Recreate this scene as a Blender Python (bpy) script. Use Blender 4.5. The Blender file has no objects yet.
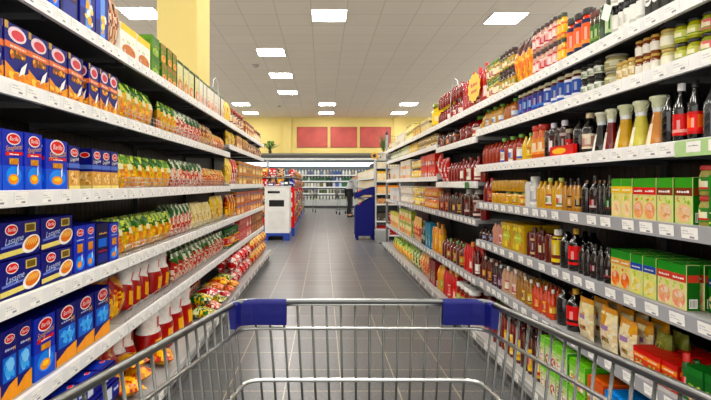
import bpy, math, random
from mathutils import Vector, Matrix
PI = math.pi
S = bpy.context.scene
COL = S.collection

# ------------------------------------------------------------------ camera, light, exposure
FPX = 500.0                 # focal length in pixels of the 711 px wide frame
EYE = 1.20
VX, VY = 323.0, 184.0       # vanishing point of the aisle
cam_d = bpy.data.cameras.new('camera'); cam = bpy.data.objects.new('camera', cam_d)
COL.objects.link(cam); S.camera = cam
cam.location = (0, 0, EYE); cam.rotation_euler = (PI/2, 0, 0)
cam_d.sensor_width = 36; cam_d.lens = 36*FPX/711
cam_d.shift_x = (355.5-VX)/711; cam_d.shift_y = -(200-VY)/711
cam_d.clip_start = 0.02; cam_d.clip_end = 100
S.view_settings.view_transform = 'Standard'; S.view_settings.look = 'None'
S.view_settings.gamma = 1; S.view_settings.use_curve_mapping = False
S.view_settings.exposure = 0.42
w = bpy.data.worlds.new('world'); S.world = w; w.use_nodes = True
w.node_tree.nodes['Background'].inputs[0].default_value = (1, .96, .9, 1)
w.node_tree.nodes['Background'].inputs[1].default_value = 1.5
LAMP = 33.0                 # emission of the ceiling light panels
COOLER = 1.3                # emission of the cooler's light strip
CEIL = 4.72; WALLY = 26.4

# ------------------------------------------------------------------ helpers
def hexc(s):
    v = [int(s[i:i+2], 16)/255 for i in (0, 2, 4)]
    return tuple(x/12.92 if x <= .04045 else ((x+.055)/1.055)**2.4 for x in v)
def mixc(a, b, t): return tuple(x+(y-x)*t for x, y in zip(a, b))
WHITE = hexc('f4f2ee')
MATS = {}
def mat(name, rough=.4, metal=0, coat=0, var=.12, scale=30, bump=0, color=None, emit=None, spec=.5):
    """procedural material: face colours come from the mesh, broken up by noise"""
    m = bpy.data.materials.new(name); m.use_nodes = True
    nt = m.node_tree; b = nt.nodes['Principled BSDF']
    tc = nt.nodes.new('ShaderNodeTexCoord'); nz = nt.nodes.new('ShaderNodeTexNoise')
    nz.inputs['Scale'].default_value = scale; nz.inputs['Detail'].default_value = 4
    nt.links.new(tc.outputs['Object'], nz.inputs['Vector'])
    mr = nt.nodes.new('ShaderNodeMapRange')
    mr.inputs[1].default_value = .3; mr.inputs[2].default_value = .7
    mr.inputs[3].default_value = 1-var; mr.inputs[4].default_value = 1+var
    nt.links.new(nz.outputs[0], mr.inputs[0])
    mx = nt.nodes.new('ShaderNodeVectorMath'); mx.operation = 'SCALE'
    if color is None:
        at = nt.nodes.new('ShaderNodeAttribute'); at.attribute_name = 'Col'
        nt.links.new(at.outputs['Color'], mx.inputs[0])
    else:
        mx.inputs[0].default_value = color
    nt.links.new(mr.outputs[0], mx.inputs['Scale'])
    nt.links.new(mx.outputs[0], b.inputs['Base Color'])
    b.inputs['Roughness'].default_value = rough; b.inputs['Metallic'].default_value = metal
    b.inputs['Coat Weight'].default_value = coat; b.inputs['Specular IOR Level'].default_value = spec
    if bump:
        bp = nt.nodes.new('ShaderNodeBump'); bp.inputs['Strength'].default_value = bump
        bp.inputs['Distance'].default_value = .004
        nt.links.new(nz.outputs[0], bp.inputs['Height']); nt.links.new(bp.outputs[0], b.inputs['Normal'])
    if emit:
        b.inputs['Emission Color'].default_value = (*emit[0], 1); b.inputs['Emission Strength'].default_value = emit[1]
    MATS[name] = m
    return m
mat('card', .42, var=.08, spec=.25); mat('film', .28, var=.12, scale=45, bump=.5, spec=.35)
mat('glass_jar', .08, var=.1, coat=.6); mat('cap', .3, var=.05); mat('label_paper', .45, var=.05, spec=.3)
mat('painted_metal', .38, var=.05, scale=8); mat('chrome', .3, metal=1, var=.06, scale=14)
mat('blue_plastic', .42, var=.1, scale=60, bump=.15, spec=.3); mat('rubber', .8); mat('cloth', .9, var=.15, scale=40, bump=.3)
mat('leaf', .5, var=.3, scale=40); mat('skin', .6, var=.04)
mat('lamp_diffuser', .5, color=(.9, .9, .9), emit=((1, .97, .92), LAMP))
mat('cooler_light', .5, color=(.9, .9, .9), emit=((.9, .96, 1), COOLER))

INKED = ('card', 'film', 'glass_jar', 'label_paper')
def ink(c):
    """full printing-ink strength for packaging colours"""
    m = sum(c)/3; return tuple(min(1, max(0, m+(x-m)*1.22))**1.22 for x in c)
class MB:
    """collects coloured faces; build() links them as one mesh object"""
    def __init__(s): s.v = []; s.f = []; s.c = []; s.sm = []
    def face(s, pts, col, smooth=False):
        n = len(s.v); s.v += [tuple(p) for p in pts]; s.f.append(tuple(range(n, n+len(pts)))); s.c.append(col); s.sm.append(smooth)
    def box(s, x0, x1, y0, y1, z0, z1, col, cols=None):
        n = len(s.v)
        s.v += [(x0,y0,z0),(x1,y0,z0),(x1,y1,z0),(x0,y1,z0),(x0,y0,z1),(x1,y0,z1),(x1,y1,z1),(x0,y1,z1)]
        F = dict(bottom=(0,3,2,1), top=(4,5,6,7), front=(0,1,5,4), right=(1,2,6,5), back=(2,3,7,6), left=(3,0,4,7))
        for k, q in F.items():
            s.f.append(tuple(n+i for i in q)); s.c.append((cols or {}).get(k, col)); s.sm.append(False)
    def bbox(s, x0, x1, y0, y1, z0, z1, col, r=.004, cols=None):
        """box with chamfered edges all round"""
        xs = (x0, x0+r, x1-r, x1); ys = (y0, y0+r, y1-r, y1); zs = (z0, z0+r, z1-r, z1)
        idx = {}
        def P(i, j, k):
            if (i, j, k) not in idx: idx[(i, j, k)] = len(s.v); s.v.append((xs[i], ys[j], zs[k]))
            return idx[(i, j, k)]
        def Q(a, c): s.f.append(tuple(P(*p) for p in a)); s.c.append(c); s.sm.append(False)
        g = (cols or {}).get
        Q([(1,0,1),(2,0,1),(2,0,2),(1,0,2)], g('front', col)); Q([(2,3,1),(1,3,1),(1,3,2),(2,3,2)], g('back', col))
        Q([(0,2,1),(0,1,1),(0,1,2),(0,2,2)], g('left', col)); Q([(3,1,1),(3,2,1),(3,2,2),(3,1,2)], g('right', col))
        Q([(1,1,3),(2,1,3),(2,2,3),(1,2,3)], g('top', col)); Q([(1,2,0),(2,2,0),(2,1,0),(1,1,0)], g('bottom', col))
        for a, b_ in ((0, 1), (3, 2)):
            for c, d in ((0, 1), (3, 2)):
                Q([(a,d,1),(b_,c,1),(b_,c,2),(a,d,2)], col)
                Q([(1,c,d),(2,c,d),(2,d,c),(1,d,c)], col)
                Q([(a,1,d),(a,2,d),(b_,2,c),(b_,1,c)], col)
                for e, f in ((0, 1), (3, 2)):
                    Q([(a,d,f),(b_,c,f),(b_,d,e)], col)
    def lathe(s, prof, seg=12, cx=0, cy=0, col=None, colf=None, smooth=True, a0=0, a1=2*PI, capb=True, capt=True, sx=1, sy=1):
        """prof: list of (r, z[, colour])"""
        full = abs(a1-a0-2*PI) < 1e-6; n = seg if full else seg+1
        base = len(s.v)
        for p in prof:
            for i in range(n):
                a = a0+(a1-a0)*i/seg; s.v.append((cx+p[0]*sx*math.cos(a), cy+p[0]*sy*math.sin(a), p[1]))
        for j in range(len(prof)-1):
            for i in range(seg):
                k = (i+1) % n
                s.f.append((base+j*n+i, base+j*n+k, base+(j+1)*n+k, base+(j+1)*n+i))
                c = prof[j][2] if len(prof[j]) > 2 else col
                if colf: c = colf((a0+(a1-a0)*(i+.5)/seg), (prof[j][1]+prof[j+1][1])/2)
                s.c.append(c); s.sm.append(smooth)
        if full and capb: s.f.append(tuple(base+i for i in reversed(range(n)))); s.c.append(prof[0][2] if len(prof[0]) > 2 else col or colf(0, prof[0][1])); s.sm.append(False)
        if full and capt: s.f.append(tuple(base+(len(prof)-1)*n+i for i in range(n))); s.c.append(prof[-1][2] if len(prof[-1]) > 2 else col or colf(0, prof[-1][1])); s.sm.append(False)
    def tube(s, pts, r, col, seg=8, closed=False):
        pts = [Vector(p) for p in pts]; N = len(pts); base = len(s.v); up = None
        for i, p in enumerate(pts):
            if closed: t = (pts[(i+1) % N]-pts[i-1])
            else: t = pts[min(i+1, N-1)]-pts[max(i-1, 0)]
            t.normalize()
            if up is None: up = Vector((0, 0, 1)) if abs(t.z) < .9 else Vector((0, 1, 0))
            a = t.cross(up)
            if a.length < 1e-4: a = t.cross(Vector((1, 0, 0)))
            a.normalize(); b = a.cross(t).normalized(); up = b
            rr = r[i] if isinstance(r, (list, tuple)) else r
            for k in range(seg):
                q = p+a*rr*math.cos(2*PI*k/seg)+b*rr*math.sin(2*PI*k/seg); s.v.append(tuple(q))
        for i in range(N if closed else N-1):
            j = (i+1) % N
            for k in range(seg):
                l = (k+1) % seg
                s.f.append((base+i*seg+k, base+j*seg+k, base+j*seg+l, base+i*seg+l)); s.c.append(col); s.sm.append(True)
        if not closed:
            s.f.append(tuple(base+k for k in range(seg))); s.c.append(col); s.sm.append(False)
            s.f.append(tuple(base+(N-1)*seg+k for k in reversed(range(seg)))); s.c.append(col); s.sm.append(False)
    def prism(s, poly, fr, depth, col):
        """poly of (u,v) on frame fr=(O,U,V,N), extruded back by depth"""
        O, U, V, N = fr; a = [O+U*u+V*v for u, v in poly]; b = [p-N*depth for p in a]
        s.face(a, col); s.face(list(reversed(b)), col)
        for i in range(len(a)):
            j = (i+1) % len(a); s.face([a[j], a[i], b[i], b[j]], col)
    def transform(s, M):
        s.v = [tuple(M @ Vector(p)) for p in s.v]; return s
    def add(s, o):
        n = len(s.v); s.v += o.v; s.f += [tuple(i+n for i in f) for f in o.f]; s.c += o.c; s.sm += o.sm; return s
    def mesh(s, name, material):
        me = bpy.data.meshes.new(name); me.from_pydata(s.v, [], s.f)
        ca = me.color_attributes.new('Col', 'FLOAT_COLOR', 'CORNER')
        buf = []
        for f, c in zip(s.f, s.c): buf += [*(ink(c) if material in INKED else c), 1.0]*len(f)
        ca.data.foreach_set('color', buf)
        me.polygons.foreach_set('use_smooth', s.sm)
        me.materials.append(MATS[material] if isinstance(material, str) else material); me.update()
        return me
    def build(s, name, material, parent=None):
        o = bpy.data.objects.new(name, s.mesh(name, material)); COL.objects.link(o)
        if parent: o.parent = parent
        return o
LABELS = {}
def tag(o, label, cat, group=None, kind=None):
    o['label'] = label; o['category'] = cat
    if group: o['group'] = group
    if kind: o['kind'] = kind
    LABELS.setdefault(label, []).append(o)
    return o
def empty(name, loc, rz=0):
    o = bpy.data.objects.new(name, None); o.empty_display_size = .05; COL.objects.link(o)
    o.location = loc; o.rotation_euler = (0, 0, rz); return o
KIDS = {}
def own(child, parent):
    child.parent = parent; KIDS.setdefault(parent.name, []).append(child); return child
def copy_tree(o, parent=None):
    c = o.copy(); COL.objects.link(c)
    if parent: c.parent = parent
    for k in KIDS.get(o.name, []):
        d = copy_tree(k); own(d, c)
    return c
def structure(o): o['kind'] = 'structure'; return o
V3 = Vector

# ---- printed decals on a flat face: fr = (origin, U, V, N), u and v in metres
def dq(mb, fr, u0, v0, u1, v1, col, ly=1, skew=0):
    O, U, V, N = fr; o = O+N*(.0005*ly)
    mb.face([o+U*u0+V*v0, o+U*u1+V*(v0+skew), o+U*u1+V*(v1+skew), o+U*u0+V*v1], col)
def de(mb, fr, cu, cv, ru, rv, col, ly=1, n=14, rot=0):
    O, U, V, N = fr; o = O+N*(.0005*ly); ps = []
    for i in range(n):
        a = 2*PI*i/n; x, y = ru*math.cos(a), rv*math.sin(a)
        ps.append(o+U*(cu+x*math.cos(rot)-y*math.sin(rot))+V*(cv+x*math.sin(rot)+y*math.cos(rot)))
    mb.face(ps, col)
def blobs(mb, fr, u0, v0, u1, v1, cols, n, ly, rnd, size=.16):
    w_, h_ = u1-u0, v1-v0; s_ = min(w_, h_)*size
    for i in range(n):
        r = s_*rnd.uniform(.6, 1.3); r2 = r*rnd.uniform(.35, .9)
        de(mb, fr, rnd.uniform(u0+r, u1-r), rnd.uniform(v0+r, v1-r), r, r2, rnd.choice(cols), ly+i*.12, 7, rnd.uniform(0, PI))
FONTC = {}
def text(mb, fr, txt, cu, cv, size, col, ly=3, shear=0, rot=0):
    """letters as flat outlines laid on the face, centred at (cu, cv)"""
    key = (txt, shear)
    if key not in FONTC:
        cu_ = bpy.data.curves.new('lettering', 'FONT'); cu_.body = txt; cu_.size = 1; cu_.shear = shear
        cu_.align_x = 'CENTER'; cu_.align_y = 'CENTER'; cu_.resolution_u = 2
        ob = bpy.data.objects.new('lettering', cu_); COL.objects.link(ob)
        dg = bpy.context.evaluated_depsgraph_get(); me = ob.evaluated_get(dg).to_mesh()
        FONTC[key] = ([tuple(v.co) for v in me.vertices], [tuple(p.vertices) for p in me.polygons])
        ob.evaluated_get(dg).to_mesh_clear(); bpy.data.objects.remove(ob); bpy.data.curves.remove(cu_)
    vs, fs = FONTC[key]; O, U, V, N = fr; o = O+N*(.0005*ly); c, s_ = math.cos(rot), math.sin(rot)
    base = len(mb.v)
    mb.v += [tuple(o+U*(cu+size*(x*c-y*s_))+V*(cv+size*(x*s_+y*c))) for x, y, z in vs]
    for f in fs: mb.f.append(tuple(base+i for i in f)); mb.c.append(col); mb.sm.append(False)
def front(w_, d): return (V3((-w_/2, -d/2, 0)), V3((1, 0, 0)), V3((0, 0, 1)), V3((0, -1, 0)))
def lside(w_, d): return (V3((-w_/2, d/2, 0)), V3((0, -1, 0)), V3((0, 0, 1)), V3((-1, 0, 0)))
def rside(w_, d): return (V3((w_/2, -d/2, 0)), V3((0, 1, 0)), V3((0, 0, 1)), V3((1, 0, 0)))

# ------------------------------------------------------------------ the kinds of goods
# every maker(w, h, d, far, rnd, **k) returns the root object at the origin, front towards -Y
NAVY = hexc('16237c'); BLUE = hexc('1846b4'); DNAVY = hexc('0c1450'); RED = hexc('cc2222'); GOLD = hexc('e0a83a')
PASTA = [hexc('e8b040'), hexc('d8902a'), hexc('f0cc70'), hexc('b87020')]
GREEN = hexc('2c7a2c'); LGREEN = hexc('7cb83c')

def brand_oval(mb, fr, cu, cv, ru, big):
    de(mb, fr, cu, cv, ru, ru*.55, WHITE, 3, 18); de(mb, fr, cu, cv, ru*.88, ru*.44, hexc('d8322c'), 4, 18)
    if big: text(mb, fr, 'Barilla', cu, cv, ru*.52, WHITE, 5, .2)
def scribble(mb, fr, u0, u1, v, hgt, col, rnd, ly=3):
    """a line of print too small to read"""
    u = u0
    while u < u1-.002:
        l = rnd.uniform(.08, .22)*(u1-u0); dq(mb, fr, u, v, min(u+l, u1), v+hgt*rnd.uniform(.5, 1), col, ly); u += l+(u1-u0)*.04

def pasta_box(w, h, d, far, rnd, style='spaghetti'):
    mb = MB(); base = BLUE if style in ('spaghetti', 'window') else NAVY
    if style == 'panel': base = DNAVY
    mb.bbox(-w/2, w/2, -d/2, d/2, 0, h, base, .002, dict(top=NAVY))
    for fr, ww in ((front(w, d), w), (lside(w, d), d), (rside(w, d), d)):
        side = ww != w or fr[3].x != 0
        if style == 'land' and side:
            dq(mb, fr, 0.005, h*.1, ww-.005, h*.3, hexc('e8d890')); brand_oval(mb, fr, ww*.5, h*.75, ww*.3, False); continue
        if style == 'spaghetti':
            dq(mb, fr, 0, 0, ww, h*.42, hexc('1c6ad0'), 1)
            brand_oval(mb, fr, ww*.5, h*.85, ww*.34, not side)
            if not side: text(mb, fr, 'Spaghetti', ww*.5, h*.71, ww*.22, hexc('d8b060'), 3, .4, .12)
            dq(mb, fr, ww*.12, h*.575, ww*.92, h*.635, RED, 2, .004); scribble(mb, fr, ww*.3, ww*.75, h*.595, h*.022, WHITE, rnd)
            dq(mb, fr, ww*.3, h*.44, ww*.76, h*.54, hexc('c89a30'), 2); blobs(mb, fr, ww*.3, h*.44, ww*.76, h*.54, PASTA, 6, 3, rnd, .3)
            de(mb, fr, ww*.52, h*.25, ww*.38, h*.16, hexc('3e9ae8'), 2); de(mb, fr, ww*.5, h*.2, ww*.25, h*.085, hexc('e9a01e'), 3)
            de(mb, fr, ww*.5, h*.215, ww*.15, h*.04, hexc('f6cf50'), 4)
            dq(mb, fr, ww*.66, h*.24, ww*.72, h*.4, WHITE, 5, .01)
        elif style == 'penne':
            brand_oval(mb, fr, ww*.5, h*.86, ww*.32, not side)
            scribble(mb, fr, ww*.22, ww*.8, h*.7, h*.035, hexc('c8d4f0'), rnd)
            dq(mb, fr, ww*.1, h*.28, ww*.92, h*.62, hexc('2a7cd4'), 1); blobs(mb, fr, ww*.1, h*.28, ww*.92, h*.62, [hexc('6ab8f0'), hexc('3a90e0'), hexc('9ad0f6')], 12, 2, rnd, .3)
            if not side: text(mb, fr, 'M', ww*.78, h*.7, ww*.22, hexc('f2c22a'), 5)
            O, U, V, N = fr; o = O+N*.0012
            mb.face([o, o+U*ww, o+U*ww+V*h*.27, o+U*ww*.5+V*h*.22, o+V*h*.1], hexc('e8a828'))
        elif style == 'window':
            brand_oval(mb, fr, ww*.5, h*.84, ww*.32, not side)
            scribble(mb, fr, ww*.2, ww*.8, h*.67, h*.03, hexc('c8d4f0'), rnd)
            dq(mb, fr, ww*.25, h*.42, ww*.75, h*.6, hexc('c89a30'), 2); blobs(mb, fr, ww*.25, h*.42, ww*.75, h*.6, PASTA, 8, 3, rnd, .3)
            de(mb, fr, ww*.5, h*.2, ww*.4, h*.15, hexc('3e9ae8'), 2); de(mb, fr, ww*.45, h*.17, ww*.2, h*.07, hexc('e9a01e'), 3)
            dq(mb, fr, ww*.6, h*.2, ww*.68, h*.34, WHITE, 4, .008)
        elif style == 'panel':
            scribble(mb, fr, ww*.2, ww*.85, h*.72, h*.04, hexc('d8b070'), rnd); dq(mb, fr, ww*.15, h*.42, ww*.85, h*.62, hexc('2e7ad0'), 2)
            dq(mb, fr, ww*.15, h*.3, ww*.85, h*.34, hexc('a02060'), 2); dq(mb, fr, ww*.12, h*.05, ww*.88, h*.26, hexc('2a3c90'), 2)
        elif style == 'land':
            brand_oval(mb, fr, ww*.27, h*.78, ww*.15, not side)
            dq(mb, fr, ww*.6, h*.66, ww*.88, h*.9, hexc('d8cc80'), 2); dq(mb, fr, ww*.63, h*.69, ww*.85, h*.87, hexc('7a6420'), 3)
            text(mb, fr, 'Lasagne', ww*.33, h*.5, h*.26, hexc('c8d4f0'), 3, .4, .1)
            dq(mb, fr, 0, h*.06, ww*.6, h*.2, hexc('e8dc90'), 2, .006); dq(mb, fr, ww*.04, h*.3, ww*.55, h*.36, hexc('8090d0'), 2, .006)
            de(mb, fr, ww*.76, h*.32, ww*.24, h*.24, WHITE, 3, 16, .2); de(mb, fr, ww*.77, h*.34, ww*.19, h*.18, hexc('e08a28'), 4, 14, .2)
            for i in range(6): de(mb, fr, ww*(.64+.05*i), h*.4, ww*.015, h*.15, hexc('f4cc80'), 5+i*.1, 6, -.7)
        elif style == 'farfalle':
            dq(mb, fr, 0, h*.88, ww*.14, h, hexc('d0b070'), 1)
            de(mb, fr, ww*.5, h*.83, ww*.38, h*.13, hexc('f0dfe4'), 2, 16); de(mb, fr, ww*.52, h*.82, ww*.27, h*.085, hexc('d8626a'), 3, 14)
            dq(mb, fr, 0, h*.58, ww, h*.68, hexc('d88458'), 2, -.004); scribble(mb, fr, ww*.2, ww*.85, h*.6, h*.04, hexc('f0d8c8'), rnd)
            dq(mb, fr, ww*.2, h*.44, ww*.85, h*.56, hexc('7c5a30'), 2); blobs(mb, fr, ww*.15, h*.4, ww*.9, h*.58, PASTA, 10, 3, rnd, .25)
            O, U, V, N = fr; o = O+N*.002
            mb.face([o, o+U*ww, o+U*ww+V*h*.26, o+U*ww*.6+V*h*.14, o+V*h*.34], hexc('e0a038'))
            blobs(mb, fr, 0, 0, ww, h*.26, PASTA, 14, 5, rnd, .3)
            mb.face([o+N*.003+U*ww*.5+V*h*.14, o+N*.003+U*ww*.75+V*h*.22, o+N*.003+U*ww*.86+V*h*.42, o+N*.003+U*ww*.62+V*h*.3], WHITE)
        elif style == 'tall':
            dq(mb, fr, 0, h*.3, ww*.3, h, hexc('2c58c0'), 1); brand_oval(mb, fr, ww*.62, h*.88, ww*.28, not side)
            dq(mb, fr, ww*.34, h*.05, ww*.7, h*.7, hexc('7ea6e0'), 2); blobs(mb, fr, ww*.25, h*.08, ww*.9, h*.5, [hexc('e9b53c'), hexc('f6dc80'), WHITE], 9, 3, rnd, .2)
        elif style == 'light':
            brand_oval(mb, fr, ww*.5, h*.84, ww*.36, not side)
            if not side: text(mb, fr, 'Linguine', ww*.5, h*.69, ww*.24, WHITE, 3, .4, .1)
            dq(mb, fr, 0, h*.5, ww, h*.6, hexc('6c84c8'), 2); dq(mb, fr, 0, 0, ww, h*.44, hexc('d8b070'), 1)
            blobs(mb, fr, 0, h*.1, ww, h*.44, [hexc('f0d8a8'), hexc('e0b878'), hexc('c89048')], 22, 2, rnd, .2)
            dq(mb, fr, 0, 0, ww, h*.1, hexc('ece0a0'), 6)
    return mb.build('pasta_box', 'card')

def carton(w, h, d, far, rnd, base='f0e8d8', top=None, band=None, art=('e07030', 'e8c070'), side=None, tw=.22):
    """a printed folding carton: coloured head, title band, picture of the food"""
    mb = MB(); B = hexc(base); T = hexc(top) if top else B; SD = hexc(side) if side else B
    mb.bbox(-w/2, w/2, -d/2, d/2, 0, h, B, .0015, dict(top=T, left=SD, right=SD, back=SD))
    fr = front(w, d)
    dq(mb, fr, .001, h*(1-tw), w-.001, h-.001, T, 1)
    if band:
        dq(mb, fr, 0, h*(1-tw-.17), w, h*(1-tw), hexc(band), 2); scribble(mb, fr, w*.15, w*.85, h*(1-tw-.11), h*.05, WHITE, rnd)
    cs = [hexc(c) for c in art]
    de(mb, fr, w*.5, h*.24, w*.42, h*.2, cs[1], 2, 12); blobs(mb, fr, w*.08, h*.04, w*.92, h*.44, cs+[mixc(cs[0], WHITE, .5)], 5 if far else 14, 3, rnd, .22)
    if not far: blobs(mb, fr, w*.1, h*.42, w*.9, h*.6, [hexc('a8cc50'), hexc('e8e080'), cs[0]], 6, 3, rnd, .25)
    for fs in (lside(w, d), rside(w, d)):
        dq(mb, fs, d*.2, h*.06, d*.8, h*.26, WHITE, 1)
        for i in range(5): dq(mb, fs, d*(.26+.1*i), h*.08, d*(.3+.1*i), h*.24, hexc('203020'), 2)
        dq(mb, fs, d*.1, h*.62, d*.9, h*.78, hexc(band) if band else T, 1)
    return mb.build('carton', 'card')

def bag(w, h, d, far, rnd, style='green', name='bag'):
    """pillow bag with crimped seals; each patch of print is a face colour"""
    nu, nv = (6, 9) if far else (11, 18)
    P = {'green': (['4a8a2a', '2f6d22', 'c8d868', '6ea83a'], ['e8a83c', 'd88a28', 'f0c868', 'c8b040', 'e8b850']),
         'veg': (['1f5a24', '2c7030', 'e8ecd8', '184a20'], ['c8402c', 'e8d8c8', 'd87038', 'b83024', 'f0e4d0']),
         'brownpack': (['8a4a28', 'e0c8a0', '5a2c18'], ['c88a48', 'e8c080', '7a3c20', 'd0a060']),
         'orangepack': (['e8c878', 'e0a050', 'f0dca0'], ['c8582c', 'e0a060', 'b84420', 'f0d0a0']),
         'yellow': (['f0d860', 'e8c840', 'f4e490'], ['e8c860', 'f0dc90', 'c89838']),
         'redwhite': (['f2eee8', 'f6f2ee', 'ece6e0'], ['a81420', 'b81c24', '8c0e1a', 'e8b83c']),
         'redyellow': (['a8141e', 'c82028', 'e8e0d8'], ['e8b03c', 'f0c850', 'd89428', 'a8141e']),
         'gold': (['c89018', 'a01820', 'e8b838'], ['e8b838', 'f0c850', 'b81c20', 'd89a28']),
         'snack': (['d8a838', 'f0e4c0', 'e8d8a0'], ['f0e8d4', 'ece0c4', 'e4d0a8', 'f0e8d4', 'e8d8b0']),
         'olive': (['8a9048', 'a8a868'], ['6c7838', 'b0b078', '4c5a28']),
         'chips': (['4a2418', '6a3420', '3a1c14'], ['e88a20', 'f0a838', 'f4c868', 'e07818']),
         'frozen': (['1f5a24', 'c8d8a0', '2c7030'], ['2a6a2c', 'e8c840', '3a7a30', 'e0e0b8', '1c4c20']),
         'pink': (['c03038', 'e8dcd8'], ['c83840', 'a82028', 'f0e4e0']),
         'brown': (['6a3828', 'c8a888', '48241c'], ['d8b898', 'a86848', 'e8d4b8', '7a4430']),
         'blueflat': (['101c6c', '1c30a0', 'd8dcf0'], ['101c6c', '16237c', 'e0e4f4', '1c30a0']),
         'redpack': (['c82428', 'd83430', 'f0e8e4'], ['c82428', 'a81c20', 'f4ece8', 'd8403c']),
         'cream': (['f0e4b8', 'e8d898'], ['f4ecd0', 'e8d8a0', 'd8b868', 'f0e8c8'])}[style]
    A = [hexc(c) for c in P[0]]; B = [hexc(c) for c in P[1]]
    split = .34 if style not in ('redwhite',) else .48
    mb = MB(); ph = rnd.uniform(0, 9)
    for sgn in (-1, 1):
        idx = []
        for j in range(nv+1):
            v = j/nv; row = []
            for i in range(nu+1):
                u = i/nu*2-1
                env = max(0, math.sin(PI*min(1, max(0, (v-.03)/.92))))**.55
                prof = max(0, 1-abs(u)**2.6)**.6
                ww = w/2*(1-.07*env) if v < .93 else w/2*.97
                bul = d/2*env*prof*(1+.09*math.sin(9*v+ph+3*u)+.06*math.sin(17*u+ph))
                idx_y = sgn*(bul+.0006)
                z = v*h-.03*h*(1-abs(u))*(v > .9)*.3
                row.append(len(mb.v)); mb.v.append((u*ww, idx_y, max(z, 0)))
            idx.append(row)
        for j in range(nv):
            for i in range(nu):
                q = (idx[j][i], idx[j][i+1], idx[j+1][i+1], idx[j+1][i])
                if sgn > 0: q = tuple(reversed(q))
                u, v = (i+.5)/nu, (j+.5)/nv
                edge = 1-split+.06*math.sin(6*u+ph)
                if v > edge: c = A[int((math.sin(7*u+ph)+math.sin(9*v+2*ph)+2+rnd.random()*.9)*len(A)/4.9) % len(A)]
                else: c = B[int((math.sin(11*u+8*v+ph)+1+rnd.random()*1.1)*len(B)/3.1) % len(B)]
                if style == 'redwhite':
                    c = A[rnd.randrange(3)] if v > .5 else (hexc('e8b030') if .3 < u < .8 and .06 < v < .36 else B[rnd.randrange(3)])
                    if .36 < u < .62 and .62 < v < .8: c = hexc('c8202a')
                if style == 'snack' and v > .9: c = hexc('d8a020')
                if style == 'snack' and .3 < u < .7 and .5 < v < .62: c = hexc('a88ab0') if ph > 4.5 else hexc('a8b070')
                if style == 'snack' and .3 < u < .7 and .2 < v < .34: c = rnd.choice([hexc('7a3420'), hexc('c07838'), hexc('98a050')])
                if style == 'green' and .3 < u < .75 and .58 < v < .7: c = hexc('e8e8c0')
                mb.f.append(q); mb.c.append(c); mb.sm.append(True)
    for j in range(nv):     # close the side seams
        pass
    return mb.build(name, 'film')

def labelcol(a, v, L, A):
    f = abs((a+PI/2+PI) % (2*PI)-PI)
    if v < .16 or v > .86: return A[0]
    if f < .8 and .3 < v < .72: return mixc(A[1] if len(A) > 1 else L, WHITE, .0 if f < .35 else .45)
    if v < .3: return A[-1]
    return L if int(a*2.1) % 3 else A[len(A)//2]
def sack(w, h, d, far, rnd, **k):
    m = MB(); prof = [(.8, 0), (.95, .03), (1, .2), (.98, .4), (.86, .52), (.74, .6), (.76, .7), (.8, .8), (.7, .9), (.42, .97), (.2, 1)]
    ph = rnd.uniform(0, 6)
    def cf(a, z):
        v = z/h; f = (a+PI/2+PI) % (2*PI)-PI
        if v > .5: return hexc('c8202a') if abs(f-.1) < .35 and .62 < v < .82 else hexc('f2eeea')
        return hexc('e8b838') if -.5 < f < .9 and .08 < v < .42 else hexc('a8141e')
    p2 = []
    for (r0, z0), (r1, z1) in zip(prof, prof[1:]): p2 += [(r0, z0), ((r0+r1)/2, (z0+z1)/2)]
    p2.append(prof[-1]); m.lathe([(r*w*.5, z*h) for r, z in p2], 18, colf=cf, sy=d/w)
    m.v = [(x*(1+.05*math.sin(40*z+ph+5*x/w)), y*(1+.06*math.sin(33*z+ph)), z) for x, y, z in m.v]
    return m.build('pasta_sack', 'film')
def flat_pack(w, h, d, far, rnd, **k):
    m = MB(); m.bbox(-w/2, w/2, -d/2, d/2, 0, h, NAVY, .003); fr = front(w, d)
    dq(m, fr, w*.05, h*.15, w*.4, h*.85, hexc('d8dcea'), 1); dq(m, fr, w*.5, h*.4, w*.92, h*.75, hexc('2c54b8'), 1); scribble(m, fr, w*.54, w*.88, h*.5, h*.15, WHITE, rnd, 2)
    O = V3((-w/2, -d/2, h)); ft = (O, V3((1, 0, 0)), V3((0, 1, 0)), V3((0, 0, 1)))
    dq(m, ft, w*.1, d*.15, w*.9, d*.5, hexc('2448a8'), 1); dq(m, ft, w*.15, d*.6, w*.7, d*.85, hexc('dfe2ee'), 1); brand_oval(m, ft, w*.75, d*.3, w*.14, False)
    return m.build('flat_box', 'card')
PROF = {  # (radius, height) as fractions
 'round': [(.92, 0), (1, .02), (1, .55), (.95, .6), (.45, .78), (.34, .84), (.34, .9)],
 'sauce': [(.92, 0), (1, .02), (1, .62), (.8, .7), (.38, .8), (.34, .9)],
 'ketchup': [(.85, 0), (1, .05), (.86, .3), (.95, .6), (.7, .74), (.4, .84), (.4, .88)],
 'cone': [(.95, 0), (1, .02), (.86, .2), (.5, .62), (.42, .72), (.5, .78)],
 'spice': [(.95, 0), (1, .02), (1, .72), (.8, .8), (.75, .84)],
 'jug': [(.95, 0), (1, .03), (1, .5), (.92, .62), (.5, .78), (.3, .84), (.3, .9)]}
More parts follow.
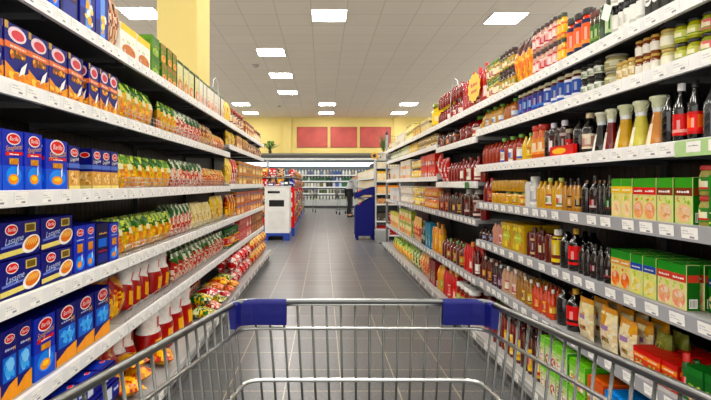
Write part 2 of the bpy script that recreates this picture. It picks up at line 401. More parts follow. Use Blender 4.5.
def bottle(w, h, d, far, rnd, prof='round', glass='3a1810', cap='b01818', label='e8dcc0', art=None, lab=(.12, .48), capr=.42, caph=.12, neck=None, flat=1):
    seg = 8 if far else 16; r = w*.47; g = hexc(glass); P = PROF[prof]
    pts = [(q[0]*r, q[1]*h, g) for q in P]
    body = MB(); body.lathe(pts, seg, sy=flat)
    if neck: body.lathe([(P[-2][0]*r*1.06, h*P[-2][1]*.93), (P[-1][0]*r*1.06, h*P[-1][1]*.98)], seg, col=hexc(neck), capb=False, capt=False, sy=flat)
    lb = MB(); L = hexc(label); A = [hexc(c) for c in (art or (label,))]
    if prof == 'spice' and lab == (.12, .48): lab = (.1, .64)
    n = 4 if far else 7; zz = [lab[0]+(lab[1]-lab[0])*i/n for i in range(n+1)]
    def rad(z):
        for a, b in zip(P, P[1:]):
            if a[1] <= z <= b[1]: return (a[0]+(b[0]-a[0])*(z-a[1])/max(1e-6, b[1]-a[1]))
        return 1
    n = 4 if far else 7; zz = [lab[0]+(lab[1]-lab[0])*i/n for i in range(n+1)]
    sd = [rnd.random() for _ in range(200)]
    def cf(a, z): return labelcol(a, (z/h-lab[0])/(lab[1]-lab[0]), L, A)
    if prof == 'cone':
        lb.lathe([(rad(z)*r+.001, z*h) for z in zz], 5, colf=lambda a, z: L, a0=-PI*.5-.75, a1=-PI*.5+.25, sy=flat)
    else: lb.lathe([(rad(z)*r+.0008, z*h) for z in zz], seg, colf=cf, capb=False, capt=False, sy=flat)
    cp = MB(); c = hexc(cap); cr = capr*r; z0 = h*(P[-1][1]-.03)
    if prof == 'cone':
        cp.lathe([(.5*r, h*.76), (.56*r, h*.8), (.56*r, h*.9), (.72*r, h*.93), (.74*r, h*.985), (.66*r, h)], seg, col=c)
        lbn = MB(); body.lathe([(.47*r, h*.68), (.52*r, h*.79)], seg, col=hexc('e8ecea'), capb=False, capt=False)
        if not far: cp.tube([(.62*r, 0, h*.95), (.95*r, 0, h*.93), (1.0*r, 0, h*.86), (.6*r, 0, h*.82)], .0025, c, 5)
    else: cp.lathe([(cr*1.02, z0), (cr, z0+.002), (cr, h-.002), (cr*.85, h)], seg, col=c)
    if far:
        body.add(lb).add(cp); return body.build('bottle', 'glass_jar')
    o = body.build('bottle', 'glass_jar')
    own(lb.build('label', 'label_paper'), o); own(cp.build('cap', 'cap'), o)
    return o
def jar(w, h, d, far, rnd, glass='c8a860', lid='181818', label='f0ece0', art=None, lab=(.15, .62), lidh=.16, body='j'):
    seg = 8 if far else 16; r = w*.47; g = hexc(glass); b = MB()
    b.lathe([(r*.9, 0, g), (r, h*.04, g), (r, h*.68, g), (r*.86, h*.78, g), (r*.82, h*(1-lidh), g)], seg)
    lb = MB(); L = hexc(label); A = [hexc(c) for c in (art or (label,))]; n = 3 if far else 7
    sd = [rnd.random() for _ in range(200)]
    def cf(a, z): return labelcol(a, (z/h-lab[0])/(lab[1]-lab[0]), L, A)
    lb.lathe([(r+.0008, h*(lab[0]+(lab[1]-lab[0])*i/n)) for i in range(n+1)], seg, colf=cf, capb=False, capt=False)
    ld = MB(); c = hexc(lid); ld.lathe([(r*.9, h*(1-lidh), c), (r*.93, h*(1-lidh)+.002, c), (r*.93, h-.003, c), (r*.86, h, c)], seg)
    if far: b.add(lb).add(ld); return b.build('jar', 'glass_jar')
    o = b.build('jar', 'glass_jar'); own(lb.build('label', 'label_paper'), o); own(ld.build('lid', 'cap'), o); return o

# ------------------------------------------------------------------ aisle geometry
XL, XR = .95, 1.155               # shelf fronts
BXL, BXR = .83, 1.08              # base tray fronts
BACKL, BACKR = 1.42, 1.66
JOINT = [1.085, 2.415, 3.745, 5.075, 6.405, 7.735]
LZ = dict(L1=1.822, L2=1.514, L3=1.175, L4=.844, L5=.525, L6=.15)
LZF = dict(L1=1.822, L2=1.60, L3=1.195, L4=.844, L5=.525, L6=.15)
RZ = dict(R1=1.795, R2=1.60, R3=1.336, R4=1.066, R5=.785, R6=.495, R7=.15)
RZM = dict(R1=1.795, R2=1.558, R3=1.215, R4=.93, R6=.482, R7=.15)
RZF = dict(R1=1.795, R2=1.60, R3=1.275, R4=.93, R6=.482, R7=.15)
ORD = ['', 'first', 'second', 'third', 'fourth', 'fifth', 'sixth', 'seventh', 'eighth', 'ninth', 'tenth', 'eleventh', 'twelfth', 'thirteenth', 'fourteenth', 'fifteenth', 'sixteenth']
SHN = dict(L1='left top shelf', L2='left second shelf', L3='left eye-level shelf', L4='left fourth shelf', L5='left lowest shelf', L6='left bottom tray',
           R1='right top shelf', R2='right second shelf', R3='right third shelf', R4='right fourth shelf', R5='right fifth shelf', R6='right lowest shelf', R7='right bottom tray')
def faceY(lv, px):
    side = lv[0]; deep = lv in ('L6', 'R7')
    X = {'L': (BXL if deep else XL)+.02, 'R': (BXR if deep else XR)+.02}[side]
    return FPX*X/abs(VX-px)
def level(lv, Y):
    if lv[0] == 'L': return (LZ if Y < JOINT[3] else LZF)[lv]
    return (RZ if Y < JOINT[2] else RZM if Y < JOINT[3] else RZF).get(lv, RZ[lv])
SEED = [0]
def row(lv, px0, px1, n, maker, h, desc, cat, d=.07, tiers=1, rows=None, gap=.05, lift=0, lean=0, jit=.006, name=None, inset=0, **kw):
    if maker in (bottle, jar) and gap == .05 and kw.get('prof') != 'cone': gap = .14 if maker is bottle else .08
    """n goods side by side between two pixels of the shelf front; copies share the first one's mesh"""
    Y0, Y1 = sorted((faceY(lv, px0), faceY(lv, px1)))
    side = lv[0]; sg = -1 if side == 'L' else 1; rz = PI/2 if side == 'L' else -PI/2
    X = {'L': BXL if lv == 'L6' else XL, 'R': BXR if lv == 'R7' else XR}[side]+.022+inset
    if maker is carton and gap == .05 and Y0 > 4: gap = .13
    p = (Y1-Y0)/n; w_ = p*(1-gap); far = (Y0+Y1)/2 > 5.8
    h = min(clamp_h(lv, Y0+.01, h, tiers, lift), clamp_h(lv, Y1-.01, h, tiers, lift))
    if maker in (bottle, jar): d = w_*.94*kw.get('flat', 1)
    rnd = random.Random(hash_(desc+lv)); nv = 1 if n < 4 else min(3, n//2)
    kws = [dict(kw) for _ in range(nv)]
    for v_ in range(1, nv):
        if kw.get('art') and len(kw['art']) > 1: kws[v_]['art'] = tuple(kw['art'][v_ % len(kw['art']):])+tuple(kw['art'][:v_ % len(kw['art'])])
    protos_ = [maker(w_, h, d, far, rnd, **kws[v_]) for v_ in range(nv)]; fresh = [True]*nv
    first = True
    if rows is None: rows = 2 if lv in ('L4', 'L5', 'L6', 'R5', 'R6', 'R7') and (Y0 < 4.5 or lv in ('L6', 'R7')) else 1
    if name is None: name = kindname(maker, kw, lv, desc)
    for k in range(rows):
        for t in range(tiers):
            for i in range(n):
                v_ = (i//2) % nv; o = protos_[v_] if fresh[v_] else copy_tree(protos_[v_]); fresh[v_] = False
                Y = Y0+p*(i+.5)
                j = rnd.uniform(0, jit)
                o.location = (sg*(X+d/2+k*(d*1.08+.008)+j), Y, level(lv, Y)+.001+lift+t*(h+.0012))
                o.rotation_euler = (0, 0, rz+(rnd.uniform(-.03, .03) if gap > .04 else 0))
                if lean: o.rotation_euler = (0, lean if side == 'L' else -lean, rz)
                if name: o.name = name
                at = SHN[lv]
                if n == 1: pos = ''
                elif i < (n+1)//2: pos = (ORD[i+1]+' nearest in row' if i else 'nearest in row')
                else: pos = (ORD[n-i]+' farthest in row' if n-i > 1 else 'farthest in row')
                pre = ('' if tiers == 1 else 'upper ' if t == tiers-1 else 'lower ')+('' if k == 0 else 'back-row ' if k == 1 else 'third-deep ' if k == 2 else 'fourth-deep ')
                lab = pre+desc+', '+(pos+', ' if pos else '')+at
                tag(o, lab, cat, f'{desc} on the {at}')
    return protos_[0]
def kindname(maker, kw, lv, desc):
    if maker is bag:
        st = kw['style']
        return {'green': 'pasta_bag', 'gold': 'pasta_bag', 'redyellow': 'pasta_bag', 'redwhite': 'pasta_bag', 'yellow': 'pasta_bag', 'snack': 'nut_bag', 'chips': 'snack_bag', 'frozen': 'vegetable_bag', 'veg': 'vegetable_bag'}.get(st, 'food_bag')
    if maker is bottle:
        if 'ketchup' in desc: return 'ketchup_bottle'
        return {'cone': 'dressing_bottle', 'ketchup': 'squeeze_bottle', 'sauce': 'sauce_bottle', 'jug': 'syrup_bottle'}.get(kw.get('prof'), 'glass_bottle')
    if maker is carton: return 'noodle_carton' if kw.get('side') and lv in ('R4', 'R5') else 'soup_carton' if lv == 'L1' else 'food_carton'
    return None
def clamp_h(lv, Y, h, tiers, lift):
    z = level(lv, Y); ups = [level(q+str(k), Y) for q in lv[0] for k in range(1, 8) if (q+str(k)) in (LZ if q == 'L' else RZM if JOINT[2] < Y else RZ)]
    ups = [u for u in ups if u > z+.02]
    return h if not ups else min(h, (min(ups)-z-.058-lift)/tiers-.0015)
def hash_(s):
    v = 7
    for ch in s: v = (v*31+ord(ch)) % 1000003
    return v

# ------------------------------------------------------------------ the room
mf = bpy.data.materials.new('floor_tiles'); mf.use_nodes = True
nt = mf.node_tree; b = nt.nodes['Principled BSDF']
tc = nt.nodes.new('ShaderNodeTexCoord'); mp = nt.nodes.new('ShaderNodeMapping')
mp.inputs['Location'].default_value = (-.108, .09, 0)
nt.links.new(tc.outputs['Object'], mp.inputs[0])
br = nt.nodes.new('ShaderNodeTexBrick'); br.offset = 0; br.squash = 1
br.inputs['Scale'].default_value = 1; br.inputs['Brick Width'].default_value = .332; br.inputs['Row Height'].default_value = .332
br.inputs['Mortar Size'].default_value = .0042; br.inputs['Mortar Smooth'].default_value = .3; br.inputs['Bias'].default_value = 0
br.inputs['Color1'].default_value = (*hexc('6a6a6b'), 1); br.inputs['Color2'].default_value = (*hexc('5e5e5f'), 1); br.inputs['Mortar'].default_value = (*hexc('b4a890'), 1)
nt.links.new(mp.outputs[0], br.inputs[0])
nz = nt.nodes.new('ShaderNodeTexNoise'); nz.inputs['Scale'].default_value = 60; nz.inputs['Detail'].default_value = 8
nt.links.new(tc.outputs['Object'], nz.inputs[0])
mr = nt.nodes.new('ShaderNodeMapRange'); mr.inputs[1].default_value = .35; mr.inputs[2].default_value = .65; mr.inputs[3].default_value = .78; mr.inputs[4].default_value = 1.2
nt.links.new(nz.outputs[0], mr.inputs[0])
sc = nt.nodes.new('ShaderNodeVectorMath'); sc.operation = 'SCALE'
nt.links.new(br.outputs[0], sc.inputs[0]); nt.links.new(mr.outputs[0], sc.inputs['Scale']); nt.links.new(sc.outputs[0], b.inputs['Base Color'])
b.inputs['Roughness'].default_value = .3; b.inputs['Specular IOR Level'].default_value = .5
bp = nt.nodes.new('ShaderNodeBump'); bp.inputs['Strength'].default_value = .25; bp.inputs['Distance'].default_value = .002
nt.links.new(nz.outputs[0], bp.inputs['Height']); nt.links.new(bp.outputs[0], b.inputs['Normal'])
MATS['floor_tiles'] = mf

mc = bpy.data.materials.new('ceiling_tiles'); mc.use_nodes = True
nt = mc.node_tree; b = nt.nodes['Principled BSDF']
tc = nt.nodes.new('ShaderNodeTexCoord'); mp = nt.nodes.new('ShaderNodeMapping')
mp.inputs['Location'].default_value = (-.48, -.3, 0); nt.links.new(tc.outputs['Object'], mp.inputs[0])
br = nt.nodes.new('ShaderNodeTexBrick'); br.offset = 0
br.inputs['Scale'].default_value = 1; br.inputs['Brick Width'].default_value = .72; br.inputs['Row Height'].default_value = .72
br.inputs['Mortar Size'].default_value = .012; br.inputs['Mortar Smooth'].default_value = .2
br.inputs['Color1'].default_value = (*hexc('e6dccb'), 1); br.inputs['Color2'].default_value = (*hexc('e2d8c7'), 1); br.inputs['Mortar'].default_value = (*hexc('cfc5b4'), 1)
nt.links.new(mp.outputs[0], br.inputs[0]); nt.links.new(br.outputs[0], b.inputs['Base Color']); b.inputs['Roughness'].default_value = .8
MATS['ceiling_tiles'] = mc
mat('wall_paint', .75, var=.03, scale=2); mat('poster_paint', .6, var=.22, scale=1.6)

RX = 9.0; RY0 = -5.0
m = MB(); m.box(-RX, RX, RY0, WALLY, -.1, 0, WHITE); structure(m.build('floor', 'floor_tiles'))
m = MB(); m.box(-RX, RX, RY0, WALLY, CEIL, CEIL+.1, WHITE); structure(m.build('ceiling', 'ceiling_tiles'))
YEL = hexc('d8c274')
m = MB(); m.box(-RX, RX, WALLY, WALLY+.2, 0, CEIL, YEL)
for px in (287, 398): 
    x = (px-VX)*WALLY/FPX; m.box(x-.22, x+.22, WALLY-.12, WALLY, 0, CEIL, YEL)
structure(m.build('wall_back', 'wall_paint'))
m = MB(); m.bbox(-1.98, -1.50, 5.95, 6.62, 0, CEIL, YEL, .01); o = structure(m.build('trim_1', 'wall_paint'))

# ceiling lights: recessed square panels in the positions the photo shows, and unseen panels added towards the viewer for their light
lampspots = [(-3.75, 10.3), (.13, 10.43), (3.87, 10.6), (-1.39, 13.36), (-1.36, 16.2), (-1.35, 19.2), (-3.6, 22.0), (-3.58, 24.7), (.18, 22.0), (.16, 24.7), (3.76, 22.0), (3.75, 24.7),
             (-3.75, 6.9), (.13, 6.9), (3.87, 6.9), (-3.75, 3.6), (.13, 3.6), (3.87, 3.6), (-3.75, .4), (.13, .4), (3.87, .4), (-1.8, -2.4), (1.9, -2.4)]
lampnames = ['left of the yellow pillar top', 'nearest in the middle', 'nearest on the right', 'first of three in line right of pillar', 'second of three in line right of pillar', 'third of three in line right of pillar',
             'far left, nearer of its pair', 'far left, closest to the yellow wall', 'far centre, nearer of its pair', 'far centre, closest to the yellow wall', 'far right, nearer of its pair', 'far right, closest to the yellow wall']
for i, (x, y) in enumerate(lampspots):
    if i == 0:
        r0 = empty('ceiling_light', (x, y, CEIL))
        m = MB(); m.box(-.35, .35, -.35, .35, -.012, -.001, WHITE); own(m.build('diffuser', 'lamp_diffuser'), r0)
        m = MB()
        for a in ((-.37, -.35, -.37, .37), (.35, .37, -.37, .37), (-.35, .35, -.37, -.35), (-.35, .35, .35, .37)): m.box(*a, -.015, -.001, hexc('dcdad4'))
        own(m.build('frame', 'painted_metal'), r0); r = r0
    else: r = copy_tree(r0); r.location = (x, y, CEIL)
    if i < 12: tag(r, 'square white ceiling light panel, '+lampnames[i], 'ceiling light', 'square ceiling light panels')
    else: tag(r, 'square white ceiling light panel added unseen above and behind the viewer', 'ceiling light', 'added ceiling light panels overhead')
for x, y, t in ((-2.0, 14.8, 'nearer'), (-2.0, 22.5, 'farther')):
    r = empty('smoke_detector', (x, y, CEIL))
    m = MB(); m.lathe([(.1, 0), (.1, -.02), (.07, -.06), (.03, -.07)], 14, col=hexc('a8a298')); own(m.build('housing', 'cap'), r)
    m = MB(); m.lathe([(.11, -.001), (.11, -.012)], 14, col=hexc('8a857c')); own(m.build('base_ring', 'cap'), r)
    tag(r, f'small round grey smoke detector, the {t} one left of the lights', 'smoke detector', 'smoke detectors on the ceiling')
# red wall panels
def wp(px, py, Y): return V3(((px-VX)*Y/FPX, Y, EYE+(VY-py)*Y/FPX))
for (x0, x1), t in (((297, 327.5), 'left'), ((330.5, 357), 'middle'), ((360, 391), 'right')):
    a = wp(x0, 147.5, WALLY); c = wp(x1, 127, WALLY)
    r = empty('wall_panel', ((a.x+c.x)/2, WALLY-.005, a.z)); hw = (c.x-a.x)/2; hh = c.z-a.z
    m = MB(); m.bbox(-hw, hw, -.04, 0, 0, hh, hexc('9c3a34'), .01); own(m.build('frame', 'poster_paint'), r)
    m = MB(); m.box(-hw+.03, hw-.03, -.046, -.041, .03, hh-.03, hexc('b44a42')); own(m.build('panel_face', 'poster_paint'), r)
    tag(r, f'mottled red rectangular panel on yellow back wall, {t} of three', 'wall panel', 'red panels on the back wall')

# ------------------------------------------------------------------ shelving bays
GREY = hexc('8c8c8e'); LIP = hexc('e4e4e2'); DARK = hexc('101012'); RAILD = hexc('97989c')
BAYN = ['nearest', 'second', 'third', 'fourth', 'fifth', 'sixth']
TAGM = {}
def tagmesh(side):
    if side not in TAGM:
        m = MB(); wd, hg = (.07, .04)
        fr = (V3((-wd/2, 0, -hg/2)), V3((1, 0, 0)), V3((0, 0, 1)), V3((0, -1, 0)))
        m.box(-wd/2, wd/2, 0, .0012, -hg/2, hg/2, hexc('fbfaf6'))
        rnd = random.Random(3); scribble(m, fr, .006, .03, .026, .004, hexc('c4c4c8'), rnd, .4); scribble(m, fr, .006, .05, .018, .003, hexc('c8c8cc'), rnd, .4)
        dq(m, fr, .036, .006, .056, .012, hexc('a0a0a6'), .4)
        TAGM[side] = m.mesh('price_tag', 'label_paper')
    return TAGM[side]
def bay(side, i, Y0, Y1, levels, deckX, baseX, backX, guard=(), label=None, far=False, tags=True):
    sg = -1 if side == 'L' else 1
    r = empty('shelving_bay', (sg*deckX, Y0, 0)); rnd = random.Random(i*7+(side == 'L'))
    L = Y1-Y0-.004
    def bx(mb, xa, xb, ya, yb, za, zb, c, cols=None):      # xa, xb measured outward from the shelf front
        a, b_ = sg*xa, sg*xb; mb.box(min(a, b_), max(a, b_), ya, yb, za, zb, c, cols)
    dep = backX-deckX; top = max(levels)+.28 if not far else max(levels)+.05
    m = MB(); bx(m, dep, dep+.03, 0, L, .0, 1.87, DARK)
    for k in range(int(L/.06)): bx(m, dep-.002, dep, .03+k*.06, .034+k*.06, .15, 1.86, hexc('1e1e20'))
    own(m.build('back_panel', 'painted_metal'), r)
    m = MB(); bx(m, dep-.03, dep, 0, .03, 0, 1.87, hexc('3a3a3c')); own(m.build('upright', 'painted_metal'), r)
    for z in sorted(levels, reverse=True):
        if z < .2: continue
        s_ = MB(); bx(s_, .004, dep-.03, .002, L-.002, z-.028, z, hexc('9a9a98'), dict(bottom=hexc('3c3c3e')))  # underside painted darker, its shade is put into the colour
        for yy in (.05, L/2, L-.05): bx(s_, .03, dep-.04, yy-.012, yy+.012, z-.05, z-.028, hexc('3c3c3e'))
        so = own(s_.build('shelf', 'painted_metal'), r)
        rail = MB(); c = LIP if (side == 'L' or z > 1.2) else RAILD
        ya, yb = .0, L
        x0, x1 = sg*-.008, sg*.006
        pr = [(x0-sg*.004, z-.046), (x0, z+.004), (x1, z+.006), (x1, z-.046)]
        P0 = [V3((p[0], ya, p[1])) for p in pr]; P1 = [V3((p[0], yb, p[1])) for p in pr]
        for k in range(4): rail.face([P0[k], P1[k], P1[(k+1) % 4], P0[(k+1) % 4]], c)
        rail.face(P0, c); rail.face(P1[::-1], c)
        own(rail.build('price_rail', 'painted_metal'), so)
        if tags:
            y = .05; 
            while y < L-.05:
                t = bpy.data.objects.new('price_tag', tagmesh(side)); COL.objects.link(t)
                t.location = (x0-sg*.0045, y, z-.021); t.rotation_euler = (.075, 0, PI/2 if side == 'L' else -PI/2)
                own(t, so)
                y += rnd.choice([.105, .125, .125, .15] if z < 1.2 else [.08, .1, .125])
        if z in guard:
            g = MB(); wc = hexc('b8b8b4')
            for zz in (.012, .034, .056): g.tube([(sg*.012, .01, z+zz), (sg*.012, L-.01, z+zz)], .0016, wc, 5)
            for k in range(int(L/.045)): g.tube([(sg*.012, .02+k*.045, z), (sg*.012, .02+k*.045, z+.056)], .0012, wc, 4)
            own(g.build('wire_guard', 'chrome'), so)
    # base tray with kick plate
    dd = deckX-baseX; z = .15
    t = MB(); bx(t, -dd+.006, dep, .002, L-.002, z-.03, z, hexc('a0a09e'))
    to = own(t.build('base_tray', 'painted_metal'), r)
    q = MB(); bx(q, -dd-.01, -dd+.004, 0, L, z-.05, z+.012, hexc('b4b4b2')); bx(q, -dd-.022, -dd-.012, 0, L, z-.02, z-.006, hexc('8a8a8a'))
    own(q.build('price_rail', 'painted_metal'), to)
    if tags:
        y = .08
        while y < L-.05:
            tg = bpy.data.objects.new('price_tag', tagmesh(side)); COL.objects.link(tg)
            tg.location = (sg*(-dd-.0102), y, z-.019+.012); tg.rotation_euler = (0, 0, PI/2 if side == 'L' else -PI/2)
            tg.location.x = sg*(-dd-.0235); own(tg, to); y += .25
    k = MB(); bx(k, -dd+.02, -dd+.035, 0, L, 0, z-.03, hexc('7c7c7c'))
    n = int(L/.095)
    for a in range(n):
        if a % 7 != 6: bx(k, -dd+.018, -dd+.02, .03+a*.095, .095+a*.095, .035, .092, hexc('0c0c0c'))
    own(k.build('kick_plate', 'painted_metal'), r)
    tag(r, label, 'shelving', f'shelving bays on the {"left" if side == "L" else "right"} of the aisle')
    return r
for i in range(5):
    Z = LZ if i < 3 else LZF
    g = (LZ['L2'], LZ['L3'], LZ['L4'], LZ['L5']) if i in (1, 2) else ()
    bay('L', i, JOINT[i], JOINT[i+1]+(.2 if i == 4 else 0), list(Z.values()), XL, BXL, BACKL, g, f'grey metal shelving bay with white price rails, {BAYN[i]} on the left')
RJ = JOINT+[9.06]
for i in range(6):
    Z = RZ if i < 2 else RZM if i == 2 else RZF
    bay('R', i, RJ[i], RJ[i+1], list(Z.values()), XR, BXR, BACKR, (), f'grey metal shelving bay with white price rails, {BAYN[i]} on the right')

# ------------------------------------------------------------------ goods, left side
B = 'pasta box'; G = 'bag'
row('L1', 40, 60, 2, pasta_box, .30, 'blue and yellow pasta box', B, style='spaghetti')
row('L1', 61, 79, 1, pasta_box, .31, 'dark blue box with purple panel', B, style='panel', d=.09, rows=1)
row('L1', 80, 96, 1, pasta_box, .31, 'blue box with pale stripe beside panel box', B, style='tall', rows=1)
row('L1', 97, 110, 1, pasta_box, .31, 'blue box with red oval beside brown bags', B, style='tall', rows=1)
row('L1', 111, 121, 2, bag, .27, 'brown and pink snack bag', G, style='brown')
row('L1', 122, 151, 2, carton, .165, 'white and yellow carton with brown pictures', 'carton', base='f2efe6', top='e8cc50', art=('a85a30', 'c88850'), d=.16, rows=1)
row('L1', 152, 161, 1, carton, .115, 'plain green carton', 'carton', base='5f8a2a', top='4c7a24', art=('88a840', 'a8c050'), tiers=2, rows=1, d=.12, gap=.17)
row('L1', 162, 178, 3, carton, .115, 'green and orange soup carton', 'carton', base='7c8a30', top='a08040', art=('d87030', 'e8b870'), tiers=2, side='2f6d22', gap=.17)
row('L1', 178, 200, 4, carton, .215, 'green-edged cream carton', 'carton', base='dcd8b0', top='2a5a2a', art=('e08848', 'c8a060'), side='1c4420', tw=.1, gap=.17)
row('L1', 200, 224, 7, carton, .215, 'white carton with pink pictures', 'carton', base='ece6da', top='3a6a34', art=('d89078', 'e8c8b0'), side='244c24', tw=.08, gap=.17)
row('L1', 224.5, 232, 2, bag, .23, 'yellow bag beside white cartons', G, style='yellow')
row('L1', 232.5, 245, 5, jar, .2, 'brown jar with cream label', 'jar', glass='6a3420', lid='a83828', label='e8d8b8', art=('e8d8b8', 'c8a070', '8a3828'))
row('L1', 245.5, 254, 4, carton, .17, 'dark red and tan carton', 'carton', base='a86848', top='7a2c24', band='e0c090', art=('e8c890', 'f0dcb8'))
row('L1', 254.5, 262, 4, jar, .17, 'tan jar near the end', 'jar', glass='a87048', lid='6a2c20', label='e0c8a0')
row('L2', -22, 5, 1, pasta_box, .19, 'purple-blue pasta box at near edge', B, style='farfalle', d=.06)
row('L2', 5.5, 85, 4, pasta_box, .19, 'purple-blue pasta box with orange banner', B, style='farfalle', d=.06)
row('L2', 90, 119, 3, pasta_box, .19, 'purple-blue pasta box beside green bags', B, style='farfalle', d=.06)
row('L2', 121, 159, 5, bag, .2, 'green and golden pasta bag', G, style='green', lift=.004, inset=.02)
row('L2', 166, 181, 3, bag, .2, 'yellow-green bag past the gap', G, style='green', inset=.02)
row('L2', 182, 205, 6, bag, .2, 'green-topped red and white bag', G, style='veg', inset=.02)
row('L2', 206, 216, 4, bag, .19, 'brown pasta bag', G, style='brownpack', inset=.02)
row('L2', 216.5, 227, 5, bag, .15, 'cream pack with orange stripe', G, style='orangepack', inset=.02)
row('L2', 229, 236, 2, bag, .18, 'yellow bag on stepped shelf', G, style='yellow')
row('L2', 237, 248, 4, carton, .15, 'brown and cream flat carton', 'carton', base='c89868', top='e0c080', art=('8a4a28', 'f0dcb8'))
row('L2', 248.5, 262, 7, bag, .16, 'brown and tan bag at far end', G, style='brown')
row('L3', -20, 44, 3, pasta_box, .195, 'blue spaghetti box with red banner', B, style='spaghetti', d=.06)
row('L3', 46, 69, 1, pasta_box, .185, 'blue spaghetti box standing slightly apart', B, style='spaghetti', d=.07)
row('L3', 70.5, 81.5, 1, pasta_box, .175, 'pale-bottomed blue pasta box beside the gap', B, style='light', d=.06)
row('L3', 82, 93, 2, pasta_box, .165, 'dark navy box set back in the gap', B, style='panel', inset=.09, rows=1)
row('L3', 93.5, 120, 3, pasta_box, .175, 'blue and tan linguine box beside green bags', B, style='light', d=.06)
row('L3', 121, 176, 7, bag, .175, 'green and golden bag at eye level', G, style='green', inset=.02)
row('L3', 177, 207, 7, bag, .19, 'green, red and white bag', G, style='veg', inset=.02)
row('L3', 208, 227, 7, bag, .16, 'tan pack with red stripe', G, style='orangepack', inset=.02)
row('L3', 228.5, 233, 2, bag, .27, 'tall cream yellow bag', G, style='yellow')
row('L3', 233.5, 238.5, 2, bag, .28, 'tall red and white pack', G, style='redpack')
row('L3', 239, 263, 8, carton, .135, 'gold and brown carton', 'carton', base='d0a860', top='c88a40', band='7a3820', art=('a8602c', 'f0dcb0'), tiers=2)
row('L4', 0, 41.5, 1, pasta_box, .118, 'wide blue lasagne box at near end', B, style='land', d=.13, tiers=2, rows=2, gap=.02)
row('L4', 43, 74.5, 1, pasta_box, .118, 'wide blue lasagne box beside upright boxes', B, style='land', d=.13, tiers=2, rows=2, gap=.02)
row('L4', 76, 97, 2, pasta_box, .19, 'blue pasta box with food picture', B, style='window', d=.07)
row('L4', 98, 109.5, 1, pasta_box, .185, 'dark blue box with light blue panel', B, style='panel', d=.07)
row('L4', 110, 119.5, 1, pasta_box, .175, 'blue oval-logo box beside the green bags', B, style='window', d=.07)
row('L4', 121, 177, 7, bag, .18, 'green and golden bag below eye level', G, style='green', inset=.02)
row('L4', 178, 196, 5, bag, .21, 'green-topped bag with red bottom', G, style='veg', inset=.02)
row('L4', 197, 214.5, 5, bag, .2, 'yellow pack with brown picture', G, style='cream', inset=.02)
row('L4', 215.5, 227, 2, bag, .24, 'tall yellow pasta bag', G, style='yellow', inset=.02)
row('L4', 229, 236, 3, bag, .24, 'tall red and orange bag', G, style='gold')
row('L4', 237, 263, 9, carton, .13, 'orange-brown carton in double stack', 'carton', base='d89858', top='c06a3c', band='6a4a8a', art=('b84428', 'f0d0a0'), tiers=2)
row('L5', 2, 34, 2, pasta_box, .225, 'blue penne box at near end', B, style='penne', d=.08, gap=.04)
row('L5', 36, 57, 1, pasta_box, .215, 'blue spaghetti box between penne boxes', B, style='spaghetti', d=.12)
row('L5', 58, 111, 3, pasta_box, .215, 'dark blue penne box with blue window', B, style='penne', d=.08, gap=.03)
row('L5', 113, 135, 2, bag, .21, 'golden and red pasta bag', G, style='gold', d=.1, inset=.03)
row('L5', 137, 160, 3, sack, .255, 'leaning red pasta sack with white head', 'sack', d=.11, inset=.05, lean=.26)
row('L5', 163, 178, 2, sack, .265, 'upright red sack with white head', 'sack', d=.13, inset=.03)
row('L5', 179.5, 227.5, 13, bag, .2, 'green-topped orange and white bag', G, style='veg', inset=.02)
row('L5', 229, 240, 7, jar, .2, 'green and red jar', 'jar', glass='3a5a24', lid='2a6a2c', label='c83828', art=('e8c060', 'c02820'))
row('L5', 240.5, 252, 4, carton, .13, 'pink and white carton', 'carton', base='d88a80', top='c84848', art=('f0dcd8', 'b83838'), tiers=2)
row('L5', 252.5, 263, 5, carton, .13, 'brown carton at far end', 'carton', base='b88058', top='7a4028', art=('e0b880', '8a4a28'), tiers=2)
# bottom tray, left
for t_ in range(4): row('L6', 40, 126, 5, flat_pack, .072, 'navy and white flat box, '+['bottom layer', 'second layer', 'third layer', 'top layer'][t_], 'box', d=.15, inset=.02+.02*(t_ % 2), lift=t_*.0735, rows=2)
row('L6', 128, 149, 2, bag, .26, 'yellow and red bag low down', G, style='gold', d=.1, inset=.12)
row('L6', 150, 172, 3, sack, .32, 'red sack with white head on tray', 'sack', d=.14, inset=.18, rows=2)
row('L6', 176, 212, 4, sack, .34, 'big white-headed red sack toward far side', 'sack', d=.15, inset=.12, rows=2)
row('L6', 213, 224, 3, bag, .26, 'white and green bag on tray', G, style='frozen', d=.1, inset=.36, rows=1)
row('L6', 225, 238, 5, bag, .22, 'dark green bag behind spilled ones', G, style='veg', d=.1, inset=.36, rows=1)
row('L6', 239, 255, 5, bag, .15, 'bright red and white pack', G, style='redpack', d=.1, tiers=2, inset=.03)
row('L6', 256, 269, 6, bag, .17, 'orange and brown pack', G, style='orangepack', d=.1, tiers=2, inset=.03)
def lying(lv, px, X, w_, h_, d_, style, rz, z, lab, cat='bag', tilt=0, maker=bag, name=None, **kw):
    rnd = random.Random(hash_(lab)); kw2 = dict(style=style) if style else {}
    o = maker(w_, h_, d_, False, rnd, **kw2, **kw)
    Y = FPX*X/abs(VX-px); sg = -1 if lv[0] == 'L' else 1; o.name = 'food_bag'
    o.location = (sg*X, Y, z); o.rotation_euler = (-PI/2+tilt, 0, rz)
    tag(o, lab, cat); return o
k = 0
for px, X, rz, z, st in ((134, .91, .7, .2, 'gold'), (149, .91, 1.3, .2, 'redyellow'), (162, .91, .3, .2, 'gold'), (142, .92, 1.2, .288, 'redyellow')):
    k += 1; lying('L6', px, X, .13, .17, .08, st, rz, z, f'yellow and red bag lying in front of white-headed bags, {ORD[k]} from near', 'bag')
k = 0; rh = random.Random(21)
HS = [('frozen', 'yellow and green'), ('veg', 'dark green and white'), ('frozen', 'speckled green'), ('redpack', 'red and white'), ('orangepack', 'orange'), ('gold', 'golden orange')]
